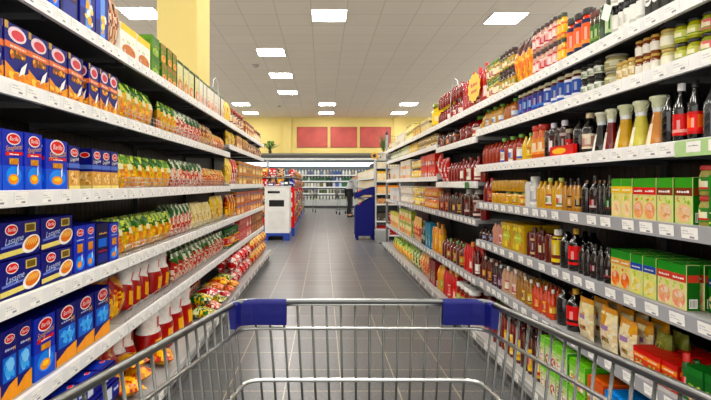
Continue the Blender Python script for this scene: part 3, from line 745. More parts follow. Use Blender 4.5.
for layer, (ys, xs) in enumerate((((3.9, 4.12, 4.34, 4.56, 4.78, 5.0), (.915, 1.08)), ((4.02, 4.24, 4.48, 4.7, 4.9), (.96,)))):
    for yi, yy in enumerate(ys):
        for xi, xx in enumerate(xs):
            st, c = HS[(yi+layer*2+xi*3) % 6]
            o = bag(.15, .19, .085, False, random.Random(yi*7+xi+layer*31), style=st); o.name = 'food_bag'
            o.location = (-xx+.07, yy, .195+layer*.083); o.rotation_euler = (-PI/2, 0, PI/2+rh.uniform(-.15, .15))
            tag(o, f'{c} bag lying flat on left tray, {ORD[yi+1]} nearest, {["outer", "inner"][xi] if not layer else "on top"} of loose heap', 'bag', 'loose bags on the left tray')
# ------------------------------------------------------------------ goods, right side, near bays
J = 'jar'; BT = 'bottle'
# top shelf
row('R1', 396, 404, 4, carton, .17, 'white carton with grey lettering', 'carton', base='e4e0d4', top='d8d4c4', art=('b8a888', 'e8e0d0'))
row('R1', 404.5, 412, 3, jar, .11, 'cream jar with yellow label', 'jar', glass='d8cc98', lid='c8b868', label='e8d880', tiers=2)
row('R1', 412.5, 420, 3, carton, .13, 'yellow-brown carton', 'carton', base='c8a850', top='8a7030', art=('6a4a20', 'e0c880'))
row('R1', 420.5, 428, 3, carton, .15, 'cream carton with brown stripe', 'carton', base='e0d4ac', top='d8c890', band='6a5030', art=('8a6a30', 'e8d8a0'), tiers=1)
row('R1', 428.5, 435, 1, jar, .27, 'big yellow tub with dark centre mark', 'tub', glass='d8c040', lid='8a9038', label='e8d050', art=('e8d050',), rows=1)
row('R1', 437, 459.5, 9, bottle, .155, 'red sauce bottle with white label', BT, glass='8a2018', cap='8a1c18', label='f0e4dc', art=('c83828', 'f0e4dc'), tiers=2)
row('R1', 461, 483.5, 8, bottle, .30, 'tall ketchup bottle with red cap', BT, prof='ketchup', glass='b0202c', cap='c81c20', label='f0e0dc', art=('b01c28', 'e8c8c0'), rows=2, caph=.1)
row('R1', 485, 497, 5, jar, .13, 'green and cream small jar', J, glass='a8a050', lid='6a8038', label='e8e0c0', art=('a85040', 'e8e0c0'), tiers=2)
row('R1', 497.5, 512, 5, jar, .13, 'brown-lidded small jar', J, glass='58402c', lid='3a1c14', label='c8a040', art=('c8a040', '8a9a40', 'f0e8d0'), tiers=2)
row('R1', 513, 529, 3, bag, .27, 'orange snack bag with dark top', G, style='chips', d=.08)
row('R1', 530, 554, 6, jar, .13, 'pink-labelled jar with dark lid', J, glass='c8a090', lid='3a1a18', label='e8b8b0', art=('b83848', 'e8d8d0'), tiers=2)
row('R1', 555, 562, 2, jar, .125, 'yellow-labelled jar', J, glass='e0b030', lid='2c3a1c', label='e8c840', art=('e87028', 'e8c840'), tiers=2)
row('R1', 563, 586, 3, jar, .2, 'orange jar with navy diamond band', J, glass='c8501c', lid='2a2420', label='e87830', art=('202850', 'e87830', 'f0a060'), lab=(.1, .75))
row('R1', 587, 595, 2, jar, .16, 'green jar with red brown lid', J, glass='5c4a30', lid='6a2c20', label='4a7a38', art=('4a7a38', '8aa050'))
row('R1', 596, 607, 2, bottle, .19, 'dark green squat bottle', BT, prof='spice', glass='2c4a28', cap='2a3420', label='4c7c48', art=('30603c', 'c8d8b0'), capr=.8)
row('R1', 608, 640, 5, jar, .115, 'black jar with white label', J, glass='1c1c1c', lid='141414', label='ecebe4', art=('ecebe4', 'ecebe4', 'c8c8c0'), tiers=2, lab=(.1, .78))
row('R1', 641, 706, 7, bag, .24, 'black bag with big white disc', G, style='brown', d=.07) if False else None
def disc_pack(w, h, d, far, rnd):
    mb = MB(); mb.bbox(-w/2, w/2, -d/2, d/2, 0, h, hexc('16161a'), .006); fr = front(w, d)
    de(mb, fr, w*.5, h*.36, w*.42, w*.42, hexc('f0f0ec'), 1, 24); dq(mb, fr, w*.1, h*.78, w*.9, h*.92, hexc('e8e8e4'), 1); scribble(mb, fr, w*.25, w*.75, h*.34, h*.04, hexc('606068'), rnd, 2)
    return mb.build('coffee_pack', 'film')
row('R1', 642, 710, 7, disc_pack, .19, 'black pack with big white disc', 'pack', d=.07)
# second shelf
row('R2', 478, 500, 7, bottle, .175, 'white and blue sauce bottle, green-capped', BT, prof='sauce', glass='c8a058', cap='6aa838', label='e8ece8', art=('c8a070', 'e8ece8', '5a80b8'), capr=.6)
row('R2', 501, 513, 3, bottle, .185, 'tan and blue sauce bottle, green cap', BT, prof='sauce', glass='b87840', cap='6aa840', label='d8dce0', art=('b88050', 'd8dce0', '5a80b8'), capr=.6)
row('R2', 515, 540, 5, jar, .165, 'tall violet jar with cream lid', J, glass='5a2c18', lid='e0d8b0', label='3c4a98', art=('3c4a98', '6a4a98', '5a90d0'), lab=(.12, .78), lidh=.12)
row('R2', 541, 575, 5, jar, .165, 'tall white and blue jar, cream lid', J, glass='6a3018', lid='e0d8b0', label='4068b0', art=('e8e8f0', '4068b0', '38509c'), lab=(.12, .78), lidh=.12)
row('R2', 577, 597, 3, jar, .098, 'black-lidded jar with white label', J, glass='3c4030', lid='161616', label='e8e8e0', art=('e8e8e0', '90a080'), tiers=2)
row('R2', 598, 612, 1, jar, .115, 'wide pale jar with silver lid', J, glass='b8b088', lid='a09c88', label='d8d4b8', art=('d8d4b8', 'a8a478'), tiers=2)
row('R2', 613, 631, 3, jar, .085, 'small cream jar with gold lid', J, glass='c8b478', lid='d0a850', label='f0e8cc', art=('f0e8cc', 'c8b078'), tiers=1)
row('R2', 632, 654, 3, jar, .092, 'gold-lidded honey jar', J, glass='8a5020', lid='d0a040', label='ece8dc', art=('ece8dc',), tiers=2)
row('R2', 655, 667, 1, jar, .11, 'taller cream jar with gold lid', J, glass='d8d0a0', lid='d0b050', label='f0ecd8', art=('f0ecd8',), tiers=2)
row('R2', 669, 693, 2, jar, .113, 'yellow-green pickle jar, black lid', J, glass='a8a830', lid='101210', label='c8cc70', art=('c8cc70', 'e8e4c0', '88a040'), tiers=2)
row('R2', 694, 740, 3, jar, .115, 'pink and green pickle jar, black lid', J, glass='98a040', lid='101010', label='d88080', art=('d88080', 'e8dcc0', '88a040'), tiers=2)
# third shelf
row('R3', 478, 519, 11, bottle, .165, 'white and blue sauce bottle, green cap', BT, prof='sauce', glass='a04020', cap='6ca838', label='e8e8e8', art=('c8b090', 'e8e8e8', '3c60b8'), lab=(.05, .52), capr=.6)
row('R3', 520, 528, 2, bottle, .16, 'yellow mustard bottle with green cap', BT, glass='e0c030', cap='78b040', label='c89020', art=('c89020', 'e8d040'))
row('R3', 529, 540.5, 2, jar, .19, 'orange jar with red lid', J, glass='d87828', lid='c83020', label='e8a060', art=('e8a060', 'f0d8b0'))
row('R3', 541, 562, 4, bottle, .18, 'dark brown bottle with lilac cap', BT, prof='spice', glass='381410', cap='d8d0dc', label='5a2c28', art=('c8b8b8', '4a1c18', 'e8e0e0'), capr=.62)
row('R3', 563, 567, 1, jar, .13, 'brown jar beside tan-capped bottles', J, glass='4a2018', lid='a89880', label='b83020')
def tray(w, h, d, far, rnd):
    mb = MB(); c = hexc('d02820'); t = .002
    for a in ((-w/2, w/2, -d/2, -d/2+t), (-w/2, -w/2+t, -d/2, d/2), (w/2-t, w/2, -d/2, d/2), (-w/2, w/2, d/2-t, d/2)): mb.box(*a, 0, h, c)
    mb.box(-w/2, w/2, -d/2, d/2, 0, t, c); fr = front(w, d); de(mb, fr, w*.4, h*.5, w*.3, h*.3, hexc('e8c030'), 1); return mb.build('display_tray', 'card')
o = tray(.24, .05, .018, False, None); o.location = (XR+.0115, 2.43, RZ['R3']+.001); o.rotation_euler = (0, 0, -PI/2)
tag(o, 'red shelf tray front with yellow oval before dark brown bottles', 'display tray')
row('R3', 568.5, 586.5, 2, bottle, .185, 'black bottle with tan cap, cream label', BT, prof='sauce', glass='141010', cap='d8c49a', label='e8dcc8', art=('e8dcc8', 'b89080'), capr=.5)
row('R3', 587, 597.5, 1, bottle, .175, 'black decanter bottle with white label', BT, prof='cone', glass='16181a', cap='dcdcc0', label='e8e8e0', lab=(.03, .45))
row('R3', 598, 608, 1, bottle, .177, 'red-brown decanter bottle', BT, prof='cone', glass='7a2018', cap='dcdcb8', label='e8e0d8', lab=(.03, .45))
row('R3', 608.5, 622, 1, bottle, .18, 'bright yellow decanter bottle', BT, prof='cone', glass='c8a418', cap='d8dcb0', label='ecE8cc'.lower(), lab=(.03, .45))
row('R3', 622.5, 637, 1, bottle, .18, 'pale yellow decanter bottle', BT, prof='cone', glass='d4cc70', cap='dce0b8', label='f0ecd0', lab=(.03, .45))
row('R3', 637.5, 654.5, 1, bottle, .183, 'peach coloured decanter bottle', BT, prof='cone', glass='d0985c', cap='dce0b8', label='f0e0c8', lab=(.03, .45))
row('R3', 655, 680, 2, bottle, .2, 'black soy bottle, red label, white cap', BT, prof='round', glass='0e0c0c', cap='ecebe8', label='c82028', art=('c82028', 'c82028', 'e8b0a8'), capr=.46)
row('R3', 681, 693, 1, bottle, .2, 'black bottle with orange-red label', BT, prof='round', glass='0e0c0c', cap='1c1c1e', label='e04020', art=('c81c18', 'f08040', 'e04020'), capr=.46)
row('R3', 694, 730, 2, bottle, .185, 'grey-black broad shouldered bottle', BT, prof='jug', glass='3c4044', cap='1a1c1e', label='3c4044', art=('3c4044', '505458', 'a02030'), capr=.4)
# fourth shelf
row('R4', 478, 489, 3, bottle, .175, 'red sauce bottle beside mustard row', BT, glass='8a2014', cap='b02818', label='c87040', art=('c87040', '902018'))
row('R4', 490, 521.5, 9, bottle, .085, 'yellow mustard bottle in double stack', BT, prof='spice', glass='c8a020', cap='90a838', label='e0b828', art=('c04020', 'e0c030', 'a8a030'), tiers=2, capr=.6)
row('R4', 522.5, 532.5, 2, bottle, .175, 'white tube with pale ovals', BT, prof='spice', glass='dcdcd8', cap='c8c8c4', label='f0f0ec', art=('f0f0ec', 'b0b0b8'), lab=(.1, .7), capr=.9)
row('R4', 533.5, 559, 5, bottle, .165, 'yellow salad dressing bottle, green cap', BT, prof='sauce', glass='d0a830', cap='a8b858', label='e8e4d8', art=('e8e4d8', 'b04030', '708848'), capr=.5)
row('R4', 560, 577, 4, bottle, .16, 'gold whisky-sauce bottle, black cap', BT, prof='sauce', glass='b88c48', cap='141210', label='c8a060', art=('c8a060', '2c1c10'), capr=.4, neck='1c1410')
row('R4', 578, 592, 2, bottle, .17, 'black flask bottle with red label', BT, prof='sauce', glass='181010', cap='1c1816', label='3c1014', art=('3c1014', 'a02030', 'c8c0c0'), capr=.4, neck='6a5030')
row('R4', 593, 608, 3, bottle, .17, 'black flask bottle with green label', BT, prof='sauce', glass='140e0c', cap='1c1816', label='1c3018', art=('1c3018', '3c8028', '802828'), capr=.4, neck='6a5030')
row('R4', 610, 631, 2, carton, .155, 'green and yellow noodle carton', 'carton', base='e2d8a0', top='4fa838', band='e8c820', art=('e8c090', 'f0dcb0'), side='2a7a28', d=.045, tw=.2, gap=.015, rows=3)
row('R4', 631.3, 655.5, 2, carton, .155, 'green carton with red band', 'carton', base='e0d8a4', top='4fa838', band='d03028', art=('e08850', 'e8b080'), side='2a7a28', d=.045, gap=.015, rows=3)
row('R4', 656, 690.5, 2, carton, .155, 'green carton with brown band', 'carton', base='d8dca0', top='4fa838', band='8a4a24', art=('d8a878', 'e8c8a0'), side='2a7a28', d=.045, gap=.015, rows=3)
row('R4', 692, 706, 1, jar, .095, 'small vegetable jar with red lid', J, glass='a8a060', lid='c02820', label='4a8a38', art=('4a8a38', 'e8e0c0', 'c83828'), tiers=2, rows=3)
row('R4', 707, 730, 2, carton, .16, 'plain green carton at near end', 'carton', base='3a8a30', top='3a9a30', art=('c8d880', '2c7028'), d=.045)
# fifth shelf
row('R5', 478, 490, 4, bottle, .16, 'dark bottle with blue label', BT, glass='3a1812', cap='2c1c18', label='8090b0', art=('8090b0', '701818'))
row('R5', 490.5, 500, 3, bottle, .16, 'pink and white sauce bottle', BT, prof='ketchup', glass='c89888', cap='d8d0c8', label='e8dcd8', art=('e8dcd8', 'a83048'))
def multi(w, h, d, far, rnd):
    mb = MB(); mb.bbox(-w/2, w/2, -d/2, d/2, 0, h, hexc('c8a81c'), .004); fr = front(w, d)
    blobs(mb, fr, 0, 0, w, h, [hexc('d8c828'), hexc('e8dc50'), hexc('9a9a20'), hexc('c89018')], 40, 1, rnd, .12)
    de(mb, fr, w*.5, h*.5, w*.3, h*.16, hexc('b8c838'), 6, 12); scribble(mb, fr, w*.25, w*.75, h*.48, h*.05, hexc('f4f0c0'), rnd, 8)
    return mb.build('sauce_pack', 'film')
row('R5', 501, 522.5, 2, multi, .17, 'yellow-green multipack', 'pack', d=.1, rows=2, gap=.02)
row('R5', 523.5, 540.5, 4, bottle, .165, 'tall dark red bottle', BT, prof='spice', glass='6a1c14', cap='4a1410', label='6a1c14', art=('6a1c14', 'c8b890', '581410'), capr=.6)
row('R5', 541, 555, 2, bottle, .18, 'red-brown bottle, yellow label, white cap', BT, prof='spice', glass='6a2010', cap='dcd8cc', label='e0cc50', art=('e0cc50', 'c8b030', '803018'), capr=.62, lab=(.08, .8))
row('R5', 556, 573, 2, bottle, .2, 'black bottle with bright red label', BT, prof='sauce', glass='120c0c', cap='c8981c', label='d82818', art=('d82818', 'd82818', '301010'), capr=.36, lab=(.15, .6))
row('R5', 574, 607.5, 5, bottle, .15, 'black faceted bottle, small red label', BT, prof='jug', glass='1c1210', cap='14100e', label='2c1614', art=('2c1614', '2c1614', '90404c'), capr=.34)
row('R5', 609, 629, 2, carton, .15, 'green carton with tan band', 'carton', base='e0d49c', top='2f9434', band='d8a860', art=('d87830', 'e88c40'), side='1f6a22', d=.045, gap=.015, rows=3)
row('R5', 629.5, 654.5, 2, carton, .15, 'green carton with blue band', 'carton', base='d8dc98', top='2f9434', band='2858a8', art=('d8cc70', 'e8dc90'), side='1f6a22', d=.045, gap=.015, rows=3)
row('R5', 655, 685, 2, carton, .15, 'green carton with pink-red band', 'carton', base='e0d8a8', top='2f9434', band='c85848', art=('e0b890', 'e8a090'), side='1f6a22', d=.045, gap=.015, rows=3)
row('R5', 687, 740, 4, carton, .14, 'green carton set back near the end', 'carton', base='2a7a28', top='2a8028', band='28487a', art=('d8d0a0', '2c7028'), side='1f6a22', inset=.06, d=.045)
# sixth shelf
row('R6', 478, 489, 4, bottle, .17, 'amber bottle with yellow label', BT, glass='6a2c14', cap='c8c0b0', label='c89830', art=('c89830', '802818'))
row('R6', 490, 499, 4, bottle, .16, 'purple-labelled white-capped bottle', BT, glass='401420', cap='dcd8d0', label='704868', art=('704868', 'c8b0b8'))
row('R6', 499.5, 513, 4, bottle, .17, 'white and red bottle, cream cap', BT, glass='c8a890', cap='e8e4d8', label='e8dcd0', art=('e8dcd0', 'b03828'), prof='ketchup')
row('R6', 513.5, 529, 5, bottle, .155, 'olive-gold dressing bottle, white cap', BT, glass='a87c20', cap='e4e0d4', label='c8b848', art=('c8b848', 'e0d8a0', '803018'), prof='sauce', rows=3)
row('R6', 529.5, 551, 6, bottle, .155, 'orange dressing bottle, white cap', BT, glass='c85c18', cap='e4e0d4', label='e0a040', art=('d86020', 'e8c860', 'c04818'), prof='sauce', rows=3)
row('R6', 552, 572, 2, bottle, .2, 'black bottle, red label, gold emblem', BT, prof='sauce', glass='120c0c', cap='c8981c', label='d82818', art=('d82818', 'd82818', '301010'), capr=.36, lab=(.15, .6))
row('R6', 574, 588, 1, bag, .185, 'cream nut bag with purple mark', G, style='snack', d=.05, rows=3)
row('R6', 589, 594, 1, bag, .17, 'narrow cream and orange bag', G, style='snack', d=.05, inset=.04)
row('R6', 594.5, 611.5, 1, bag, .185, 'cream nut bag with brown nuts', G, style='snack', d=.05, rows=3)
row('R6', 612.5, 630, 1, bag, .17, 'cream and green nut bag', G, style='snack', d=.05, rows=3)
row('R6', 631, 646, 1, bag, .15, 'olive bag tilted behind nut bags', G, style='olive', d=.05, inset=.07)
row('R6', 632, 675, 3, carton, .095, 'small red carton with orange picture', 'carton', base='c8583c', top='c83830', band='e89838', art=('88a8c8', 'e8c8a0'), side='b03028', d=.1, gap=.03, rows=2, inset=.0)
row('R6', 677, 684, 1, bottle, .15, 'green bottle with round red cap', BT, prof='spice', glass='2c6a2c', cap='d82820', label='2c7a30', art=('2c7a30', 'd82820'), capr=.8)
row('R6', 685, 740, 3, carton, .12, 'green and red carton with white chef', 'carton', base='1f6a2c', top='2a7a34', band=None, art=('f0ece4', 'e8b068'), side='18602a', d=.06)
# bottom tray, right, near
row('R7', 466, 486, 4, jar, .13, 'small red-brown jar on tray', J, glass='8a3018', lid='a8382c', label='c85030', rows=2, inset=.07)
row('R7', 487, 512, 9, bottle, .25, 'amber bottle, yellow label, black cap', BT, prof='sauce', glass='7a2c14', cap='16120e', label='e8cc60', art=('e8cc60', 'e8dca0', 'c89828'), rows=4, inset=.03, capr=.45, lab=(.08, .56), neck='16120e')
row('R7', 513, 532, 5, bottle, .25, 'olive-brown bottle, tan label, black cap', BT, prof='sauce', glass='5c3014', cap='16120e', label='d8b848', art=('d8b848', 'e8c860', 'c84028'), rows=4, inset=.03, capr=.45, lab=(.08, .56), neck='16120e')
row('R7', 533, 560, 5, carton, .13, 'green and white carton with red emblem', 'carton', base='d8dcc0', top='7cc040', band='a8d068', art=('b83838', 'f0ece0'), side='4a9a38', d=.09, tiers=2, rows=3, inset=.03, gap=.04)
row('R7', 562, 580, 2, bottle, .22, 'dark bottle behind green cartons', BT, prof='sauce', glass='181410', cap='14110e', label='3a3020', rows=2, inset=.3)
row('R7', 561, 577, 2, carton, .125, 'light green carton with wide top', 'carton', base='a8d078', top='7cc040', art=('f0ece0', 'e8a040'), side='5ca838', d=.11, tiers=2, rows=3, inset=.03, gap=.04)
row('R7', 578, 594, 1, carton, .23, 'orange carton with picture', 'carton', base='d87830', top='c86c2c', band='e8dcc0', art=('f0c080', 'a84820'), side='b85c24', d=.13, rows=3, inset=.03)
row('R7', 595, 680, 6, carton, .22, 'blue carton with pale lettering', 'carton', base='3a8acc', top='3c90d0', art=('e8f0f8', '2a6ab0'), side='2c78b8', d=.13, rows=3, inset=.03)
# goods, right side, farther bays
row('R2', 435.5, 454.5, 6, bottle, .235, 'tall brown bottle with orange label', BT, prof='spice', glass='5a2412', cap='3a1a10', label='8a4a20', art=('b87830', '6a2c14'), capr=.55, lab=(.1, .65))
row('R2', 455.5, 475, 3, bottle, .215, 'red bottle with big green cap', BT, prof='ketchup', glass='8a1c18', cap='5aa030', label='f0ece0', art=('f0ece0', 'c84838', 'e8d8a0'), capr=.5)
row('R3', 436, 446, 3, bag, .235, 'red pack at the step', G, style='redpack')
row('R3', 447, 475.5, 9, bottle, .2, 'red bottle with long white label', BT, prof='round', glass='8a2418', cap='902018', label='ece4d8', art=('ece4d8', 'ece4d8', '902c20'), lab=(.1, .55))
row('R4', 437, 446, 4, bottle, .2, 'red-brown bottle with tan label', BT, glass='7a2c18', cap='7a2c18', label='c88040', art=('c88040', '802c18'))
row('R4', 446.5, 458, 5, bottle, .19, 'brown bottle with gold label', BT, glass='4a1c10', cap='8a3020', label='c8a858', art=('c8a858', '602018'))
row('R4', 458.5, 475, 4, bottle, .225, 'dark bottle, big white cap', BT, prof='spice', glass='4a1812', cap='d8d4cc', label='8a5040', art=('d8c8c0', '702820', '501812'), capr=.7)
row('R6', 440, 461, 7, bottle, .20, 'brown bottle, green and orange label', BT, prof='sauce', glass='6a2810', cap='5a8a28', label='c89838', art=('c89838', '88a030', 'b04020'), tiers=1)
row('R6', 462, 470, 3, bottle, .25, 'tall red bottle, orange cap', BT, prof='ketchup', glass='c02820', cap='e88820', label='d85038', art=('d85038', 'f0dcd0'), capr=.5)
row('R6', 470.5, 475.5, 2, bottle, .2, 'red bottle, white oval label', BT, prof='sauce', glass='6a1c14', cap='4a1410', label='f0ece4', art=('f0ece4', 'f0ece4', 'c8a0a0'))
row('R2', 400, 407.5, 5, jar, .15, 'pale green jar in double stack', J, glass='a8b878', lid='c8c890', label='d8d8b0', tiers=1)
row('R2', 408, 416, 4, jar, .17, 'bright yellow jar', J, glass='d8b830', lid='b89828', label='e8cc40')
row('R2', 416.5, 434.5, 8, jar, .085, 'cream jar with brown label', J, glass='c8b070', lid='a88850', label='e8dcb0', art=('e8dcb0', '9a7a40'), tiers=2)
row('R3', 400, 410, 5, carton, .13, 'white and orange carton', 'carton', base='e8e4dc', top='e8e0d0', art=('e08838', 'f0c880'), tiers=2)
row('R3', 410.5, 420, 4, jar, .12, 'yellow jar with black lid', J, glass='d8b440', lid='2c2418', label='e8d070', tiers=2)
row('R3', 420.5, 434.5, 6, carton, .125, 'red and white carton at third level', 'carton', base='d85038', top='c83828', art=('f0e8e0', 'a82820'), tiers=2)
row('R4', 400, 411, 6, jar, .12, 'white jar with pale lid', J, glass='d8d4cc', lid='e0dcd4', label='e8e0d0', tiers=2)
row('R4', 411.5, 423, 5, jar, .12, 'yellow and cream jar', J, glass='d8c050', lid='c8b890', label='e8d468', art=('e8d468', 'b06838'), tiers=2)
row('R4', 423.5, 435.5, 5, jar, .12, 'orange-pink jar', J, glass='d08050', lid='c8a088', label='e0a078', art=('e0a078', 'd8b848'), tiers=2)
row('R6', 399, 411, 4, carton, .175, 'white, orange and green carton', 'carton', base='e8dcb0', top='a8b868', art=('e87028', 'e8a050'), tiers=2, side='98b050')
row('R6', 412, 419, 3, bag, .3, 'tall orange-red bag', G, style='orangepack')
row('R6', 419.5, 424, 2, bottle, .28, 'dark green tall bottle', BT, glass='1c3c24', cap='1c3020', label='2c6030')
row('R6', 424.5, 430.5, 2, carton, .28, 'tall teal carton', 'carton', base='2c88a0', top='2c88a0', art=('58b0c8', '2878a0'))
row('R6', 431, 439.5, 4, bottle, .31, 'tall yellow bottle', BT, prof='spice', glass='d89c20', cap='c87c18', label='e8b830')
row('R7', 399, 407, 3, bag, .2, 'green and yellow bag on tray', G, style='green', inset=.04)
row('R7', 407.5, 415, 3, bag, .21, 'light green bag on tray', G, style='frozen', inset=.04)
row('R7', 415.5, 424, 4, bag, .25, 'orange-red bag on tray', G, style='orangepack', inset=.04)
row('R7', 424.5, 431, 3, carton, .25, 'dark red carton on tray', 'carton', base='8a1c18', top='701814', art=('3c8030', 'c83828'), inset=.04)
row('R7', 431.5, 437, 2, bottle, .27, 'yellow bottle on tray, orange cap', BT, prof='ketchup', glass='d8a428', cap='e89820', label='a8a838', inset=.04)
row('R7', 437.5, 449, 5, bottle, .28, 'red bottle on tray, orange cap', BT, prof='ketchup', glass='c03420', cap='f0a020', label='d85030', art=('d85030', 'f0d8c0'), inset=.04, rows=3, capr=.5)
row('R7', 449.5, 465, 4, jar, .21, 'jar with big white lid on tray', J, glass='7a3018', lid='e8e8e4', label='a8c070', art=('a8c070', 'c84030'), inset=.04, rows=3)
row('L6', -30, -31, 1, bag, .2, 'x', G) if False else None
# extra jars at the far last bay of the right run
row('R1', 389, 395, 4, carton, .12, 'pale carton above the wire end panel', 'carton', base='e0d8c0', top='c8c090', art=('a89870', 'e8e0c8'))
row('R3', 390, 399, 6, carton, .2, 'white carton in last bay', 'carton', base='e0dcd4', top='d8d4cc', art=('d8a868', 'e8dcc8'))
row('R4', 390, 399, 6, carton, .2, 'pale grey carton in last bay', 'carton', base='d8d8d8', top='c8ccd0', art=('c8a890', 'e8e4e0'))
row('R6', 390, 398, 4, carton, .25, 'cream and orange carton in last bay', 'carton', base='e8d8b0', top='c8c060', art=('e87830', 'e0b060'))
row('R7', 390, 398, 4, bag, .2, 'yellow bag in last bay', G, style='green', inset=.04)
row('R2', 390, 399, 5, jar, .15, 'grey-green jar in last bay', J, glass='98a080', lid='b8b890', label='c8ccb0')

# wide promotional price holders
for Y0, L_, z, lab in ((1.50, .22, RZ['R3'], 'wide pale green price holder on third shelf, near end'), (3.95, .1, RZM['R3'], 'small dark green price holder under red bottles')):
    m = MB(); c = hexc('b8d0a0') if L_ > .15 else hexc('2a7a3a'); m.box(-L_/2, L_/2, 0, .002, -.05, .0, c)
    fr = (V3((-L_/2, 0, -.05)), V3((1, 0, 0)), V3((0, 0, 1)), V3((0, -1, 0)))
    if L_ > .15:
        for u in (.05, .14): dq(m, fr, u, .012, u+.06, .045, WHITE, .6); scribble(m, fr, u+.01, u+.05, .03, .004, hexc('808088'), random.Random(4), 1.4)
    o = m.build('price_holder', 'label_paper'); o.location = (XR-.022, Y0, z+.0); o.rotation_euler = (0, 0, -PI/2); tag(o, lab, 'price holder')
# yellow star sign on the ketchup row
m = MB(); ps = []
for i in range(24):
    a = 2*PI*i/24; rr = .115 if i % 2 else .098; ps.append((rr*1.45*math.cos(a), rr*math.sin(a)))
m.prism(ps, (V3((0, 0, 0)), V3((1, 0, 0)), V3((0, 0, 1)), V3((0, -1, 0))), .002, hexc('e8c81c'))
scribble(m, (V3((-.1, 0, 0)), V3((1, 0, 0)), V3((0, 0, 1)), V3((0, -1, 0))), .02, .18, .01, .03, hexc('c85020'), random.Random(2), 1)
scribble(m, (V3((-.1, 0, 0)), V3((1, 0, 0)), V3((0, 0, 1)), V3((0, -1, 0))), .03, .17, -.04, .025, hexc('c85020'), random.Random(5), 1)
o = m.build('star_sign', 'card'); o.location = (XR+.012, 3.87, RZ['R1']+.15); o.rotation_euler = (0, 0, -PI/2)
tag(o, 'yellow star-edged offer sign fixed to the ketchup bottles on top shelf', 'sign')
m = MB(); m.box(-.03, .03, 0, .0015, 0, .06, WHITE); o = m.build('hang_tag', 'label_paper'); o.location = (XR+.004, 2.06, RZ['R1']+.08); o.rotation_euler = (.0, .5, -PI/2)
tag(o, 'white slanted paper tag beside the orange jars', 'tag')
# curved wire flag arms
for X, Y, z, hh, lab in ((XR, 4.3, RZ['R1'], .34, 'thin curved white wire arm rising from right top shelf'), (-XL, 4.35, LZ['L1'], .33, 'thin curved wire arm rising from left top shelf')):
    m = MB(); m.tube([(0, .28, 0), (0, .27, hh*.5), (0, .22, hh*.85), (0, .13, hh), (0, .05, hh*.9), (0, .01, hh*.66)], .004, hexc('d8dcd8'), 6)
    o = m.build('flag_arm', 'painted_metal'); o.location = (X+(.012 if X > 0 else -.012), Y, z); tag(o, lab, 'wire arm')

